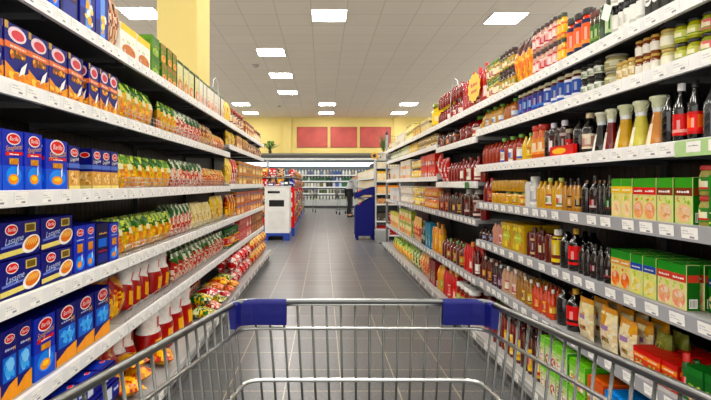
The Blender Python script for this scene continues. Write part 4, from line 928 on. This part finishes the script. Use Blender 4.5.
# ------------------------------------------------------------------ shopping cart
def cart_build():
    r = empty('shopping_cart', (.045, .5, 0)); ST = hexc('646664')
    ox, oy = .045, .5
    YF, YB = .99, .14
    def ring(z):
        t = (z-.62)/(.968-.62); k = .86+.14*t
        cx = .084; wl, wr = .25*k, .238*k
        bx_l = -.31+(1-k)*.35; bx_r = .405-(1-k)*.35
        return [(cx-wl, YF), (cx+wr, YF), (bx_r, YB), (bx_l, YB)]
    def zz(z, y): return z+(.04*(YF-y)/(YF-YB) if z > .9 else .02*(YF-y)/(YF-YB))
    def ringpath(z, rad=.035, n=4):
        c = ring(z); out = []
        for i in range(4):
            p = V3((*c[i], 0)); a = V3((*c[i-1], 0)); b = V3((*c[(i+1) % 4], 0))
            da = (a-p).normalized()*rad; db = (b-p).normalized()*rad
            for k in range(n+1):
                t = k/n; q = (p+da)*(1-t)**2+p*2*t*(1-t)+(p+db)*t*t; out.append((q.x-ox, q.y-oy, zz(z, q.y)))
        return out
    m = MB(); m.tube(ringpath(.968), .0058, hexc('7c7e7c'), 10, True); own(m.build('basket_rim', 'chrome'), r)
    m = MB(); m.tube(ringpath(.914), .0034, hexc('a8aaa8'), 8, True); own(m.build('upper_ring', 'chrome'), r)
    m = MB(); m.tube(ringpath(.812), .0042, hexc('d0d2d0'), 8, True); own(m.build('middle_ring', 'chrome'), r)
    m = MB(); m.tube(ringpath(.62), .004, ST, 8, True); own(m.build('lower_ring', 'chrome'), r)
    def at(side, z, t):
        c = ring(z); a, b = [(c[3], c[0]), (c[0], c[1]), (c[2], c[1]), (c[3], c[2])][side]
        x, y = a[0]+(b[0]-a[0])*t, a[1]+(b[1]-a[1])*t; return (x-ox, y-oy, zz(z, y))
    for side, n, nm in ((0, 25, 'side_grid'), (1, 17, 'front_grid'), (2, 25, 'side_grid'), (3, 18, 'back_gate')):
        m = MB()
        for i in range(1, n):
            t = i/n; m.tube([at(side, .966, t), at(side, .79, t), at(side, .62, t)], .0024, ST, 6)
        if nm != 'back_gate':
            m.tube([at(side, .72, .01), at(side, .72, .99)], .0024, ST, 6)
        if nm == 'front_grid': m.tube([at(side, .961, .06), at(side, .961, .94)], .0026, hexc('c8cac8'), 6)
        own(m.build(nm, 'chrome'), r)
    m = MB(); c = ring(.62)
    for i in range(1, 14):
        t = i/14; a = (c[0][0]+(c[1][0]-c[0][0])*t, YF); b = (c[3][0]+(c[2][0]-c[3][0])*t, YB)
        m.tube([(a[0]-ox, a[1]-oy, .62), (b[0]-ox, b[1]-oy, .64)], .0024, ST, 6)
    own(m.build('basket_floor', 'chrome'), r)
    # plastic corner bumpers wrapped over rim and upper ring
    NB = hexc('0b1064')
    for sgn in (-1, 1):
        c = ring(.968); cx0 = c[0] if sgn < 0 else c[1]; cb = c[3] if sgn < 0 else c[2]
        inner = V3((cx0[0]-sgn*(.094 if sgn < 0 else .086), YF, 0)); p = V3((*cx0, 0)); back = p+(V3((*cb, 0))-p).normalized()*.045
        path = [inner, p-V3((sgn*.028, 0, 0)), p+V3((-sgn*.012, -.004, 0)), p+(back-p)*.3, back]
        m = MB(); R = .0095; n = len(path); prof = []
        for k in range(9): a = PI*k/8; prof.append((R*math.cos(a), .965+R*.9*math.sin(a)))     # over the rim
        prof += [(-R, .945), (-R*.9, .923), (R*.9, .923), (R, .945)]
        rows_ = []
        for i, q in enumerate(path):
            t = (path[min(i+1, n-1)]-path[max(i-1, 0)]).normalized(); nrm = V3((t.y, -t.x, 0))
            rows_.append([(q.x+nrm.x*u-ox, q.y+nrm.y*u-oy, v+.04*(YF-q.y)/(YF-YB)) for u, v in prof])
        for i in range(n-1):
            for k in range(len(prof)):
                l = (k+1) % len(prof); m.face([rows_[i][k], rows_[i+1][k], rows_[i+1][l], rows_[i][l]], NB, k < 8)
        m.face(rows_[0], NB); m.face(rows_[-1][::-1], NB)
        own(m.build('corner_bumper', 'blue_plastic'), r)
    # handle, chassis, castors
    m = MB(); m.tube([(-.31-ox, YB-oy, 1.0), (-.31-ox, YB-oy-.12, 1.03), (.405-ox, YB-oy-.12, 1.03), (.405-ox, YB-oy, 1.0)], .011, ST, 10); own(m.build('handle_frame', 'chrome'), r)
    m = MB(); m.tube([(-.27-ox, YB-oy-.12, 1.03), (.365-ox, YB-oy-.12, 1.03)], .016, NB, 12); own(m.build('handle', 'blue_plastic'), r)
    m = MB()
    for s_ in (-1, 1):
        xb = .045+s_*.26; xf = .084+s_*.19
        m.tube([(xb-ox, YB-oy+.02, .64), (xb-ox, YB-oy+.02, .3), (xb-ox, YB-oy+.05, .19), (xf-ox, YF-oy-.06, .19)], .01, ST, 8)
        m.tube([(xf-ox, YF-oy-.1, .19), (xf-ox, YF-oy-.3, .62)], .008, ST, 8)
    m.tube([(.084-.19-ox, YF-oy-.06, .19), (.084+.19-ox, YF-oy-.06, .19)], .01, ST, 8)
    own(m.build('chassis', 'chrome'), r)
    for xx, yy in ((.084-.19, YF-.08), (.084+.19, YF-.08), (.045-.25, YB+.09), (.045+.25, YB+.09)):
        m = MB(); m.lathe([(.02, -.012), (.058, -.012), (.062, -.008), (.062, .008), (.058, .012), (.02, .012)], 18, col=hexc('303030'))
        m.transform(Matrix.Translation((xx-ox, yy-oy, .062)) @ Matrix.Rotation(PI/2, 4, 'Y'))
        wh = own(m.build('castor', 'rubber'), r)
        m = MB(); m.box(xx-ox-.02, xx-ox-.015, yy-oy-.015, yy-oy+.015, .06, .185, hexc('909290')); m.box(xx-ox+.015, xx-ox+.02, yy-oy-.015, yy-oy+.015, .06, .185, hexc('909290')); m.box(xx-ox-.02, xx-ox+.02, yy-oy-.015, yy-oy+.015, .178, .19, hexc('909290'))
        own(m.build('fork', 'chrome'), wh)
    return r
cart = cart_build(); tag(cart, 'wire shopping cart with two blue corner bumpers, pushed by the viewer', 'shopping cart', 'shopping carts')
c2 = copy_tree(cart); c2.location = (-.6, 21.0, 0); c2.rotation_euler = (0, 0, .15); tag(c2, 'distant wire shopping cart beside the red promotional racks', 'shopping cart', 'shopping carts')
c3 = copy_tree(cart); c3.location = (.80, 19.6, 0); c3.rotation_euler = (0, 0, .3); tag(c3, 'distant wire shopping cart in front of the stooping shopper', 'shopping cart', 'shopping carts')

# ------------------------------------------------------------------ back cooler
CY = 25.2
r = empty('wall_cooler', (0, CY, 0)); W0, W1 = -5.6, 5.6
def zc(py, Y=CY): return EYE+(VY-py)*Y/FPX
ztop = zc(153.5)
m = MB(); m.box(W0, W1, -.25, 1.1, zc(160), ztop, hexc('6c6a60')); m.box(W0, W1, -.3, -.25, zc(157.6), zc(155.5), hexc('3c3a34')); m.box(W0, W1, -.27, -.25, zc(160), zc(158.5), hexc('e0e0d8'))
own(m.build('canopy', 'painted_metal'), r)
m = MB(); m.box(W0, W1, .9, 1.0, .1, zc(160), hexc('6a7272')); own(m.build('back_wall', 'painted_metal'), r)
m = MB(); m.box(W0, W1, .55, .6, zc(166), zc(162), hexc('ffffff')); own(m.build('light_strip', 'cooler_light'), r)
m = MB(); m.box(W0, W1, -.35, .9, .12, .42, hexc('a8acaa')); m.box(W0, W1, -.3, .8, 0, .12, hexc('303234')); own(m.build('plinth', 'painted_metal'), r)
m = MB()
for x in (W0, -2.8, 2.8, W1): m.box(x-.03, x+.03, -.2, .9, .4, zc(160), hexc('b8bab8'))
own(m.build('side_panel', 'painted_metal'), r)
shz = [.42, zc(193.5), zc(187), zc(181), zc(175)]
for z in shz[1:]:
    m = MB(); m.box(W0, W1, .0, .9, z-.03, z, hexc('c8ccca')); s_ = own(m.build('shelf', 'painted_metal'), r)
    m = MB(); m.box(W0, W1, -.015, 0, z-.045, z+.015, hexc('e8ecea')); own(m.build('price_rail', 'painted_metal'), s_)
tag(r, 'long open refrigerated wall cooler with lit shelves under the yellow wall', 'cooler')
pal = [['e8e8e4', 'e8e0d8', 'd8a8a8', 'b8c8a0'], ['e0e4dc', '7c8a5c', '4a5c3a', 'c8c0a0'], ['e8e4d8', '7a7448', '302c24', 'c8c8b8'], ['e4e8e0', '4c8058', 'c8d0c0', '305c40'], ['ecece8', 'd8d8d0', '6c7ca0', 'b0a890']]
names = ['tub', 'yoghurt pot', 'dairy carton', 'milk bottle', 'drink bottle']
adj = {0: 'white', 1: 'pale', 2: 'red-topped', 3: 'green'}
protos = {}
rnd = random.Random(11)
for si, z in enumerate(shz):
    hgt = (shz[si+1]-z if si < 4 else .38)-.09; hgt = min(hgt, .26); n = 34
    for i in range(n):
        x = -2.7+5.4*(i+.5)/n; px = VX+x*FPX/CY
        k = rnd.randrange(4)
        if px > 334 and px < 342 and si >= 2: col = 'c8d0e8' if rnd.random() < .3 else '4466b0'; ck = 'blue'
        elif px > 341 and px < 352 and si in (1, 2, 3): col = '2c7c4c'; ck = 'green'
        else: col = pal[si][k]; ck = ['white', 'tinted', 'dark', 'pale'][k]
        key = (si, col)
        if key not in protos:
            mm = MB(); wv = 5.4/n*.8
            if si in (0, 1): mm.lathe([(wv*.36, 0, hexc(col)), (wv*.46, hgt*.8, hexc(col)), (wv*.5, hgt*.82, WHITE), (wv*.5, hgt*.9, WHITE)], 8)
            elif si in (3, 4): mm.lathe([(wv*.42, 0, hexc(col)), (wv*.45, hgt*.6, hexc(col)), (wv*.2, hgt*.85, WHITE), (wv*.2, hgt, WHITE)], 8)
            else: mm.bbox(-wv/2, wv/2, -wv/2, wv/2, 0, hgt, hexc(col), .006, dict(top=WHITE))
            o = mm.build(names[si].replace(' ', '_'), 'cap'); protos[key] = o
        else: o = protos[key].copy(); COL.objects.link(o)
        o.location = (x, CY+(.14 if si else -.15), z+.001)
        half = 'left half' if i < n//2 else 'right half'; q = i if i < n//2 else n-1-i
        end = 'left' if i < n//2 else 'right'
        tag(o, f'{ck} {names[si]} in far cooler, {(ORD[q+1]+" from ") if 0 < q < 16 else "outermost at " if q == 0 else "central, nearest to the middle from "}{end} end, {["bottom","second","middle","fourth","top"][si]} shelf', names[si], f'{names[si]}s in the far cooler')

# potted plants
def leafy(name, loc, hgt, n, seed, col, potc, label, blade=False, spread=.3):
    r = empty(name, loc); rd = random.Random(seed); pr = .09 if not blade else .07
    m = MB(); m.lathe([(pr*.75, 0), (pr, .14), (pr*1.08, .14), (pr*1.08, .165), (pr*.9, .165)], 14, col=hexc(potc)); own(m.build('pot', 'cap'), r)
    m = MB(); C1 = [hexc(c) for c in col]
    for i in range(n):
        a = rd.uniform(0, 2*PI); el = rd.uniform(.6, 1.4) if not blade else rd.uniform(1.1, 1.5)
        L = hgt*rd.uniform(.5, 1); d = V3((math.cos(a)*math.cos(el), math.sin(a)*math.cos(el), math.sin(el)))
        sd = V3((-math.sin(a), math.cos(a), 0)); c = rd.choice(C1)
        if blade:
            wv = .012; P = [V3((0, 0, .15))+d*L*t+V3((d.x, d.y, 0))*.15*t*t for t in (0, .35, .7, 1)]
            for k in range(3): m.face([P[k]-sd*wv*(1-k*.3), P[k]+sd*wv*(1-k*.3), P[k+1]+sd*wv*(.7-k*.33+.01), P[k+1]-sd*wv*(.7-k*.33+.01)], c)
        else:
            b0 = V3((0, 0, .16)); e = b0+d*L+V3((d.x, d.y, 0))*spread*rd.random()
            m.tube([b0, (b0+e)/2+V3((0, 0, .04)), e], .004, hexc('3a5a24'), 4)
            ls = rd.uniform(.08, .14); t = (d+V3((0, 0, -.4))).normalized(); up = t.cross(sd)
            m.face([e, e+t*ls*.4+sd*ls*.35, e+t*ls*.8+sd*ls*.25, e+t*ls*1.1, e+t*ls*.8-sd*ls*.25, e+t*ls*.4-sd*ls*.35], c)
    own(m.build('foliage', 'leaf'), r); tag(r, label, 'plant'); return r
leafy('potted_plant', ((270-VX)*25.3/FPX, 25.3, ztop+.002), .42, 90, 4, ['3a7a28', '5c9c34', '2c6020', '88b848'], '6a5a40', 'bushy green potted plant on the cooler top behind left shelves')

# ------------------------------------------------------------------ left promotional stands
r = empty('sampling_cabinet', (-.975, 10.9, 0)); WH = hexc('e6e5e0'); X0, X1 = -.26, .26
m = MB()
zt = 1.13
def wb(*a, c=WH): m.box(*a, c)
# front wall with two niches
wb(X0, X1, -.3, -.29, .16, .72); wb(X0, X0+.09, -.3, -.29, .72, .86); wb(X1-.11, X1, -.3, -.29, .72, .86)
wb(X0, X1, -.3, -.29, .86, 1.0); wb(X0, X0+.06, -.3, -.29, 1.0, 1.05); wb(X1-.2, X1, -.3, -.29, 1.0, 1.05); wb(X0, X1, -.3, -.29, 1.05, zt)
wb(X0, X0+.012, -.29, .3, .16, zt); wb(X1-.012, X1, -.29, .3, .16, zt); wb(X0, X1, .29, .3, .16, zt)
own(m.build('body', 'painted_metal'), r)
m = MB(); m.bbox(X0-.01, X1+.01, -.31, .31, zt, zt+.03, WH, .006); own(m.build('top', 'painted_metal'), r)
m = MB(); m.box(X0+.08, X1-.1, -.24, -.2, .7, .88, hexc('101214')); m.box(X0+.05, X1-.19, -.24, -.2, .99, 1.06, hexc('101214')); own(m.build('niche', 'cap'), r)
m = MB(); m.bbox(X0+.07, X1-.1, -.306, -.3, .24, .62, hexc('dcdbd6'), .002); own(m.build('door_panel', 'painted_metal'), r)
m = MB(); BB = hexc('1c3c9c'); m.box(X0-.01, X0+.07, -.31, .3, 0, .16, BB); m.box(X1-.13, X1+.01, -.31, .3, 0, .16, BB); m.box(X0+.07, X1-.13, -.31, .3, .1, .16, BB); m.box(X0+.07, X1-.13, .1, .12, 0, .1, hexc('101018')); own(m.build('base', 'cap'), r)
tag(r, 'white cabinet with black slots on a blue base, end of left aisle', 'cabinet')
for x, y, c, lab, wv, hv in ((-1.12, 10.75, '2c50a0', 'small blue box lying on the white cabinet', .13, .06), (-.98, 10.8, 'b82820', 'small red box on the white cabinet top', .12, .04), (-.79, 10.8, '181c24', 'black bin at the right edge of the white cabinet', .1, .12), (-.86, 10.95, '88a8d0', 'light blue box behind the black bin', .14, .1)):
    m = MB(); m.bbox(-wv/2, wv/2, -.06, .06, 0, hv, hexc(c), .006); dq(m, front(wv, .12), wv*.15, hv*.3, wv*.85, hv*.7, WHITE, 1)
    o = m.build('counter_box', 'card'); o.location = (x, y, zt+.031); tag(o, lab, 'box')
rnd = random.Random(5)
for i in range(4):
    ya = 11.5+i*2.15; yb = ya+1.95; xf = -.655-.035*i; xb = -1.5; H = 1.62-.03*i
    r = empty('promotional_rack', (xf, ya, 0)); L = yb-ya
    m = MB(); m.box(xb-xf, 0, 0, L, 0, .2, hexc('1c44a4')); own(m.build('plinth', 'cap'), r)
    m = MB(); m.box(xb-xf, xb-xf+.02, 0, L, .2, H, hexc('6a3028')); own(m.build('back_panel', 'painted_metal'), r)
    m = MB(); m.box(-.16, 0, -.012, 0, .2, 1.12, hexc('d82c1c')); fr = (V3((-.16, -.012, .2)), V3((1, 0, 0)), V3((0, 0, 1)), V3((0, -1, 0)))
    for k in range(3): dq(m, fr, .045, .25+k*.22, .11, .36+k*.22, WHITE, 1)
    own(m.build('sign_strip', 'card'), r)
    for k, z in enumerate((.2, .5, .8, 1.1, 1.36)):
        if k: 
            m = MB(); m.box(xb-xf+.02, 0, .01, L-.01, z-.015, z, hexc('8a8a88')); own(m.build('shelf', 'painted_metal'), r)
    tag(r, f'tall product rack with blue plinth and red strip, {["nearest", "second", "third", "farthest"][i]} in the left line', 'rack', 'promotional racks along the left')
    styles = ['orangepack', 'redpack', 'brown', 'gold', 'pink', 'cream', 'blueflat']
    for k, z in enumerate((.2, .5, .8, 1.1, 1.36)):
        n = 9; st0 = styles[(k*2+i) % 7]; pr = {}
        for j in range(n):
            st = styles[(k*2+i+j//3) % 7]
            if st not in pr: pr[st] = bag(.19, .235 if k < 4 else .2, .12, True, rnd, style=st); o = pr[st]
            else: o = copy_tree(pr[st])
            o.location = (xf-.075, ya+.12+j*.207, z+.001); o.rotation_euler = (0, 0, PI/2)
            tag(o, f'{dict(orangepack="orange", redpack="red", brown="brown", gold="golden", pink="dark red", cream="cream", blueflat="navy")[st]} bag, {ORD[j+1]} from near end, rack {["closest to cabinet", "second in line", "third in line", "farthest in line"][i]}, {["bottom", "second", "middle", "fourth", "top"][k]} row', 'bag', 'bags on the promotional racks')
        if i == 0:
            for j in range(3):
                st = ['orangepack', 'brown', 'redpack'][(j+k) % 3]; o = bag(.17, .23 if k < 4 else .2, .1, True, rnd, style=st)
                o.location = (-.98-j*.19, ya+.07, z+.001)
                tag(o, f'{["orange", "brown", "red"][(j+k) % 3]} bag at rack end facing the aisle mouth, {ORD[j+1]} from right, {["bottom", "second", "middle", "fourth", "top"][k]} row', 'bag', 'bags at the rack end')

# ------------------------------------------------------------------ right promotional stands
r = empty('display_stand', (.9, 10.9, 0)); NB = hexc('1a2470'); hx = .21
def yz(px, py, Y=10.7): p = wp(px, py, Y); return (p.x-.9, p.z)
pl = [yz(355.3, 236), yz(355.3, 206.5), yz(373.5, 197), yz(373.5, 195), yz(364, 195.2), yz(355.3, 198.5), yz(355.3, 193), yz(374.3, 186.5), yz(374.3, 236)]
for yy, nm in ((-.2, 'side_panel'), (.2, 'side_panel')):
    m = MB(); m.prism(pl, (V3((0, yy, 0)), V3((1, 0, 0)), V3((0, 0, 1)), V3((0, -1, 0))), .012, NB); own(m.build(nm, 'card'), r)
m = MB(); m.box(.19, .21, -.2, .2, .1, 1.14, NB); own(m.build('back_panel', 'card'), r)
m = MB(); m.box(-.21, -.195, -.19, .19, .1, .72, NB); own(m.build('front_panel', 'card'), r)
m = MB(); m.box(-.195, .19, -.188, .188, .62, .63, NB); own(m.build('shelf', 'card'), r)
m = MB(); m.box(-.195, .19, -.188, .188, .9, .91, NB); own(m.build('shelf', 'card'), r)
for sx in (-.19, .15):
    for sy in (-.2, .16): m = MB(); m.box(sx, sx+.05, sy, sy+.04, 0, .1, NB); own(m.build('leg', 'card'), r)
tag(r, 'navy blue cardboard display stand with slanted openings on the right', 'display stand')
for k, z in enumerate((.631, .911)):
    for j in range(3):
        o = bag(.12, .17, .07, True, rnd, style='redpack' if j != 1 else 'gold'); o.location = (.9-.1, 10.78+j*.12, z); o.rotation_euler = (0, 0, -PI/2)
        tag(o, f'{"red" if j != 1 else "golden"} bag in the blue display stand, {ORD[j+1]} from near side, {["lower", "upper"][k]} opening', 'bag', 'bags in the blue display stand')
# pale shelving behind the stand
cz = [.15, .5, .8, 1.08, 1.36]
for i in range(3):
    b0 = bay('R', 10+i, 11.75+i*1.9, 13.6+i*1.9, cz, 1.18, 1.12, 1.62, (), f'pale shelving bay of cream cartons behind blue stand, {["nearest", "second", "third", "farthest"][i]}', far=True, tags=False)
    for k, z in enumerate(cz):
        base = ['f0ead0', 'f4f0dc', 'ece0b8', 'f0e8d8', 'f4f0e4'][k]
        pr = carton(.26, .215, .2, True, rnd, base=base, top='e8dca8', art=('d88850', 'e8d0a0') if k in (1, 2) else ('e8dcb8', 'f4ecd0')); q = MB()
        for j in range(6):
            o = pr if j == 0 else copy_tree(pr)
            o.location = (1.18+.13, 11.75+i*1.9+.17+j*.3, z+.001); o.rotation_euler = (0, 0, -PI/2)
            tag(o, f'cream carton, {ORD[j+1]} from near end, {["nearest", "second", "third", "farthest"][i]} pale bay, {["tray", "second level", "middle level", "fourth level", "top level"][k]}', 'carton', 'cream cartons on the pale shelving')
# end unit facing the viewer
EY = 10.6; ex0, ex1 = (376-VX)*EY/FPX, (400-VX)*EY/FPX
r = empty('end_shelf', ((ex0+ex1)/2, EY, 0)); hw = (ex1-ex0)/2; ez = [.12, .42, .78, 1.0, 1.27, 1.56]
m = MB(); m.box(-hw, hw, .34, .36, 0, 1.7, hexc('4a4a4a')); own(m.build('back_panel', 'painted_metal'), r)
for s_ in (-1, 1): m = MB(); m.box(s_*hw-.012, s_*hw+.012, 0, .36, 0, 1.7, hexc('b8b8b4')); own(m.build('side_panel', 'painted_metal'), r)
for z in ez: m = MB(); m.box(-hw+.012, hw-.012, 0, .34, z-.03, z, hexc('d8d8d4')); own(m.build('shelf', 'painted_metal'), r)
m = MB(); m.box(-hw, hw, 0, .36, 1.7, 1.72, hexc('c8c4b8')); own(m.build('top_panel', 'painted_metal'), r)
tag(r, 'small white shelf unit facing the viewer behind the wire end panel', 'shelf unit')
for k, (z, hh, cset) in enumerate(zip(ez, (.2, .2, .14, .17, .2, .11), (('8a2020', 'a83028'), ('202224', '5a5448'), ('242424', 'c8a078'), ('d89048', 'e8c898'), ('e8c050', 'f0e0c0'), ('f0ece0', 'e8dcc0')))):
    for j in range(4):
        o = carton((hw*2-.04)/4*.94, hh, .16, True, rnd, base=cset[1], top=cset[0], art=(cset[0], cset[1])); o.location = ((ex0+ex1)/2-hw+.024+(j+.5)*(hw*2-.05)/4, EY+.1, z+.001)
        tag(o, f'{["dark red", "black", "dark brown", "orange", "yellow", "white"][k]} carton, {ORD[j+1]} from left, shelf unit behind the wire panel', 'carton', 'cartons on the shelf unit facing the viewer')
# wire end panel of the right run
r = empty('wire_end_panel', (1.17, 9.15, 0)); ST = hexc('8a8c8c')
m = MB(); m.tube([(0, 0, 0), (0, 0, 2.12)], .022, ST, 10); m.lathe([(.026, 2.1), (.03, 2.13), (.015, 2.17)], 10, col=hexc('4a3028')); own(m.build('post', 'painted_metal'), r)
m = MB()
for k in range(10): m.tube([(.045+k*.05, 0, 1.2), (.045+k*.05, 0, 2.1)], .003, hexc('6a6a5c'), 5)
for k in range(18): m.tube([(0, 0, 1.22+k*.05), (.5, 0, 1.22+k*.05)], .003, hexc('6a6a5c'), 5)
own(m.build('grid', 'painted_metal'), r)
for z in (.5, 1.28):
    m = MB()
    for zz in (0, .1, .2): m.tube([(.03, 0, z+zz), (.03, .22, z+zz), (.5, .22, z+zz), (.5, 0, z+zz)], .004, hexc('28282a'), 5)
    for k in range(11): m.tube([(.03+k*.047, .22, z), (.03+k*.047, .22, z+.2)], .003, hexc('28282a'), 5)
    for k in range(11): m.tube([(.03+k*.047, 0, z), (.03+k*.047, .22, z)], .003, hexc('28282a'), 5)
    own(m.build('basket', 'painted_metal'), r)
tag(r, 'grey steel post with wire grid and black baskets closing the right run', 'wire panel')
for z, nm in ((.5, 'lower'), (1.28, 'upper')):
    for j in range(3):
        o = bag(.13, .17, .08, True, rnd, style='pink'); o.location = (1.28+j*.145, 9.26, z+.005)
        tag(o, f'dark red bag in the {nm} wire basket, {ORD[j+1]} from left', 'bag', 'dark red bags in wire baskets')
# things standing on top of the end unit
leafy('potted_grass', (1.30, 10.75, 1.721), .5, 60, 9, ['4c6a2c', '6a8438', '38501f'], 'e8e4da', 'spiky green grass plant in white pot beside the steel post', blade=True)
r = empty('sunflower', (1.145, 10.9, 1.14)); 
m = MB(); m.lathe([(.035, 0), (.05, .1), (.045, .1)], 12, col=hexc('c8b088')); own(m.build('pot', 'cap'), r)
r.location = (1.17, 10.68, 1.721); m.v = m.v
m = MB(); m.tube([(0, 0, .09), (-.03, -.02, .1), (-.08, -.08, .08)], .006, hexc('4a7a28'), 6); own(m.build('stem', 'leaf'), r)
m = MB()
for i in range(16):
    a = 2*PI*i/16; c, s_ = math.cos(a), math.sin(a); c2_, s2 = math.cos(a+.18), math.sin(a+.18); c3_, s3 = math.cos(a-.18), math.sin(a-.18)
    m.face([(-.08+.03*c, -.1, .08+.03*s_), (-.08+.06*c3_, -.106, .08+.06*s3), (-.08+.09*c, -.1, .08+.09*s_), (-.08+.06*c2_, -.106, .08+.06*s2)], hexc('e8a818'))
own(m.build('petals', 'leaf'), r)
m = MB(); m.lathe([(.038, 0), (.034, .012), (.0, .018)], 14, col=hexc('2c1810')); m.transform(Matrix.Translation((-.08, -.1, .08)) @ Matrix.Rotation(PI/2, 4, 'X')); own(m.build('flower_centre', 'leaf'), r)
tag(r, 'yellow sunflower with dark centre beside the potted grass', 'flower')
# grey plastic bin on the floor
r = empty('floor_bin', (1.2, 10.15, 0))
m = MB(); m.lathe([(.10, 0), (.13, .02), (.155, .26), (.16, .28), (.15, .28), (.12, .03)], 18, col=hexc('a4a6a6')); own(m.build('tub', 'cap'), r)
m = MB(); m.tube([(-.15, 0, .27), (-.1, -.02, .36), (0, -.03, .39), (.1, -.02, .36), (.15, 0, .27)], .006, hexc('404244'), 6); own(m.build('handle', 'cap'), r)
tag(r, 'light grey plastic basket on the floor right of blue stand', 'basket')

# ------------------------------------------------------------------ the shopper
def skin_obj(name, pts, edges, radii, material, col, parent=None, lev=2):
    me = bpy.data.meshes.new(name); me.from_pydata(pts, edges, []); o = bpy.data.objects.new(name, me); COL.objects.link(o)
    o.modifiers.new('skin', 'SKIN'); 
    for i, rr in enumerate(radii):
        v = me.skin_vertices[0].data[i]; v.radius = (rr, rr) if not isinstance(rr, tuple) else rr; v.use_root = (i == 0)
    sb = o.modifiers.new('sub', 'SUBSURF'); sb.levels = lev; sb.render_levels = lev
    dg = bpy.context.evaluated_depsgraph_get(); nm = bpy.data.meshes.new_from_object(o.evaluated_get(dg)); o.modifiers.clear(); o.data = nm
    ca = nm.color_attributes.new('Col', 'FLOAT_COLOR', 'CORNER'); ca.data.foreach_set('color', [*col, 1.0]*len(nm.loops))
    nm.materials.clear(); nm.materials.append(MATS[material])
    for p in nm.polygons: p.use_smooth = True
    if parent: own(o, parent)
    return o
def person():
    """stoops towards the shelves on the right (+X), hands reaching forward"""
    r = empty('person', (.96, 18.15, 0)); SK = hexc('c89878')
    P = [(0, 0, .93), (.05, 0, 1.08), (.13, 0, 1.26), (.2, 0, 1.37), (.27, 0, 1.43), (.33, 0, 1.50), (.37, 0, 1.58),   # pelvis .. head
         (.02, .1, .9), (.05, .11, .5), (0, .11, .1), (.12, .12, .04), (-.02, -.1, .9), (0, -.11, .5), (-.07, -.11, .1), (.05, -.12, .04),
         (.18, .19, 1.33), (.26, .24, 1.06), (.45, .2, .97), (.52, .19, .97), (.18, -.19, 1.33), (.24, -.24, 1.06), (.43, -.2, .96), (.5, -.19, .96)]
    E = [(0,1),(1,2),(2,3),(3,4),(4,5),(5,6),(0,7),(7,8),(8,9),(9,10),(0,11),(11,12),(12,13),(13,14),(3,15),(15,16),(16,17),(17,18),(3,19),(19,20),(20,21),(21,22)]
    R = [.13,.12,.135,.13,.055,.085,.09,.085,.06,.042,.04,.085,.06,.042,.04,.055,.045,.035,.032,.055,.045,.035,.032]
    skin_obj('body', P, E, R, 'skin', SK, r)
    skin_obj('jacket', [(0, 0, .86)]+P[1:4]+[P[15], P[16], (.43, .2, .98), P[19], P[20], (.41, -.2, .97)], [(0,1),(1,2),(2,3),(3,4),(4,5),(5,6),(3,7),(7,8),(8,9)], [(.17,.19),(.155,.18),(.165,.18),(.15,.16),.078,.064,.05,.078,.064,.05], 'cloth', hexc('c4c8ca'), r)
    skin_obj('trousers', [P[0], P[7], P[8], (0, .11, .09), P[11], P[12], (-.07, -.11, .09)], [(0,1),(1,2),(2,3),(0,4),(4,5),(5,6)], [.15,.105,.078,.062,.105,.078,.062], 'cloth', hexc('24262c'), r)
    skin_obj('hair', [(.36, 0, 1.62), (.33, 0, 1.56)], [(0, 1)], [.1, .085], 'cloth', hexc('4a3424'), r)
    for y, x in ((.11, 0), (-.11, -.07)):
        skin_obj('shoe', [(x-.03, y, .045), (x+.1, y, .04), (x+.19, y, .035)], [(0, 1), (1, 2)], [.045, .042, .032], 'rubber', hexc('1a1a1c'), r)
    for y, x in ((.19, .52), (-.19, .5)):
        pts = [(x, y, .97)]; ed = []; ra = [.03]
        for k in range(4):
            b_ = len(pts); pts += [(x+.06, y+(k-1.5)*.019, .965), (x+.1+.008*(k in (1, 2)), y+(k-1.5)*.021, .95), (x+.125, y+(k-1.5)*.021, .93)]; ed += [(0, b_), (b_, b_+1), (b_+1, b_+2)]; ra += [.0095, .0085, .007]
        b_ = len(pts); pts += [(x+.03, y-.035, .96), (x+.07, y-.05, .945)]; ed += [(0, b_), (b_, b_+1)]; ra += [.011, .009]
        skin_obj('hand', pts, ed, ra, 'skin', SK, r)
    for y in (.032, -.032):
        m = MB(); m.lathe([(.0, -.008), (.01, 0), (.0, .008)], 8, col=hexc('201814')); m.transform(Matrix.Translation((.455, y, 1.585))); own(m.build('eye', 'skin'), r)
    m = MB(); m.lathe([(.018, 0), (.004, .05)], 8, col=SK); m.transform(Matrix.Translation((.468, 0, 1.54))); own(m.build('nose', 'skin'), r)
    tag(r, 'person in a light grey jacket and dark trousers, stooping towards far shelves', 'person'); return r
person()
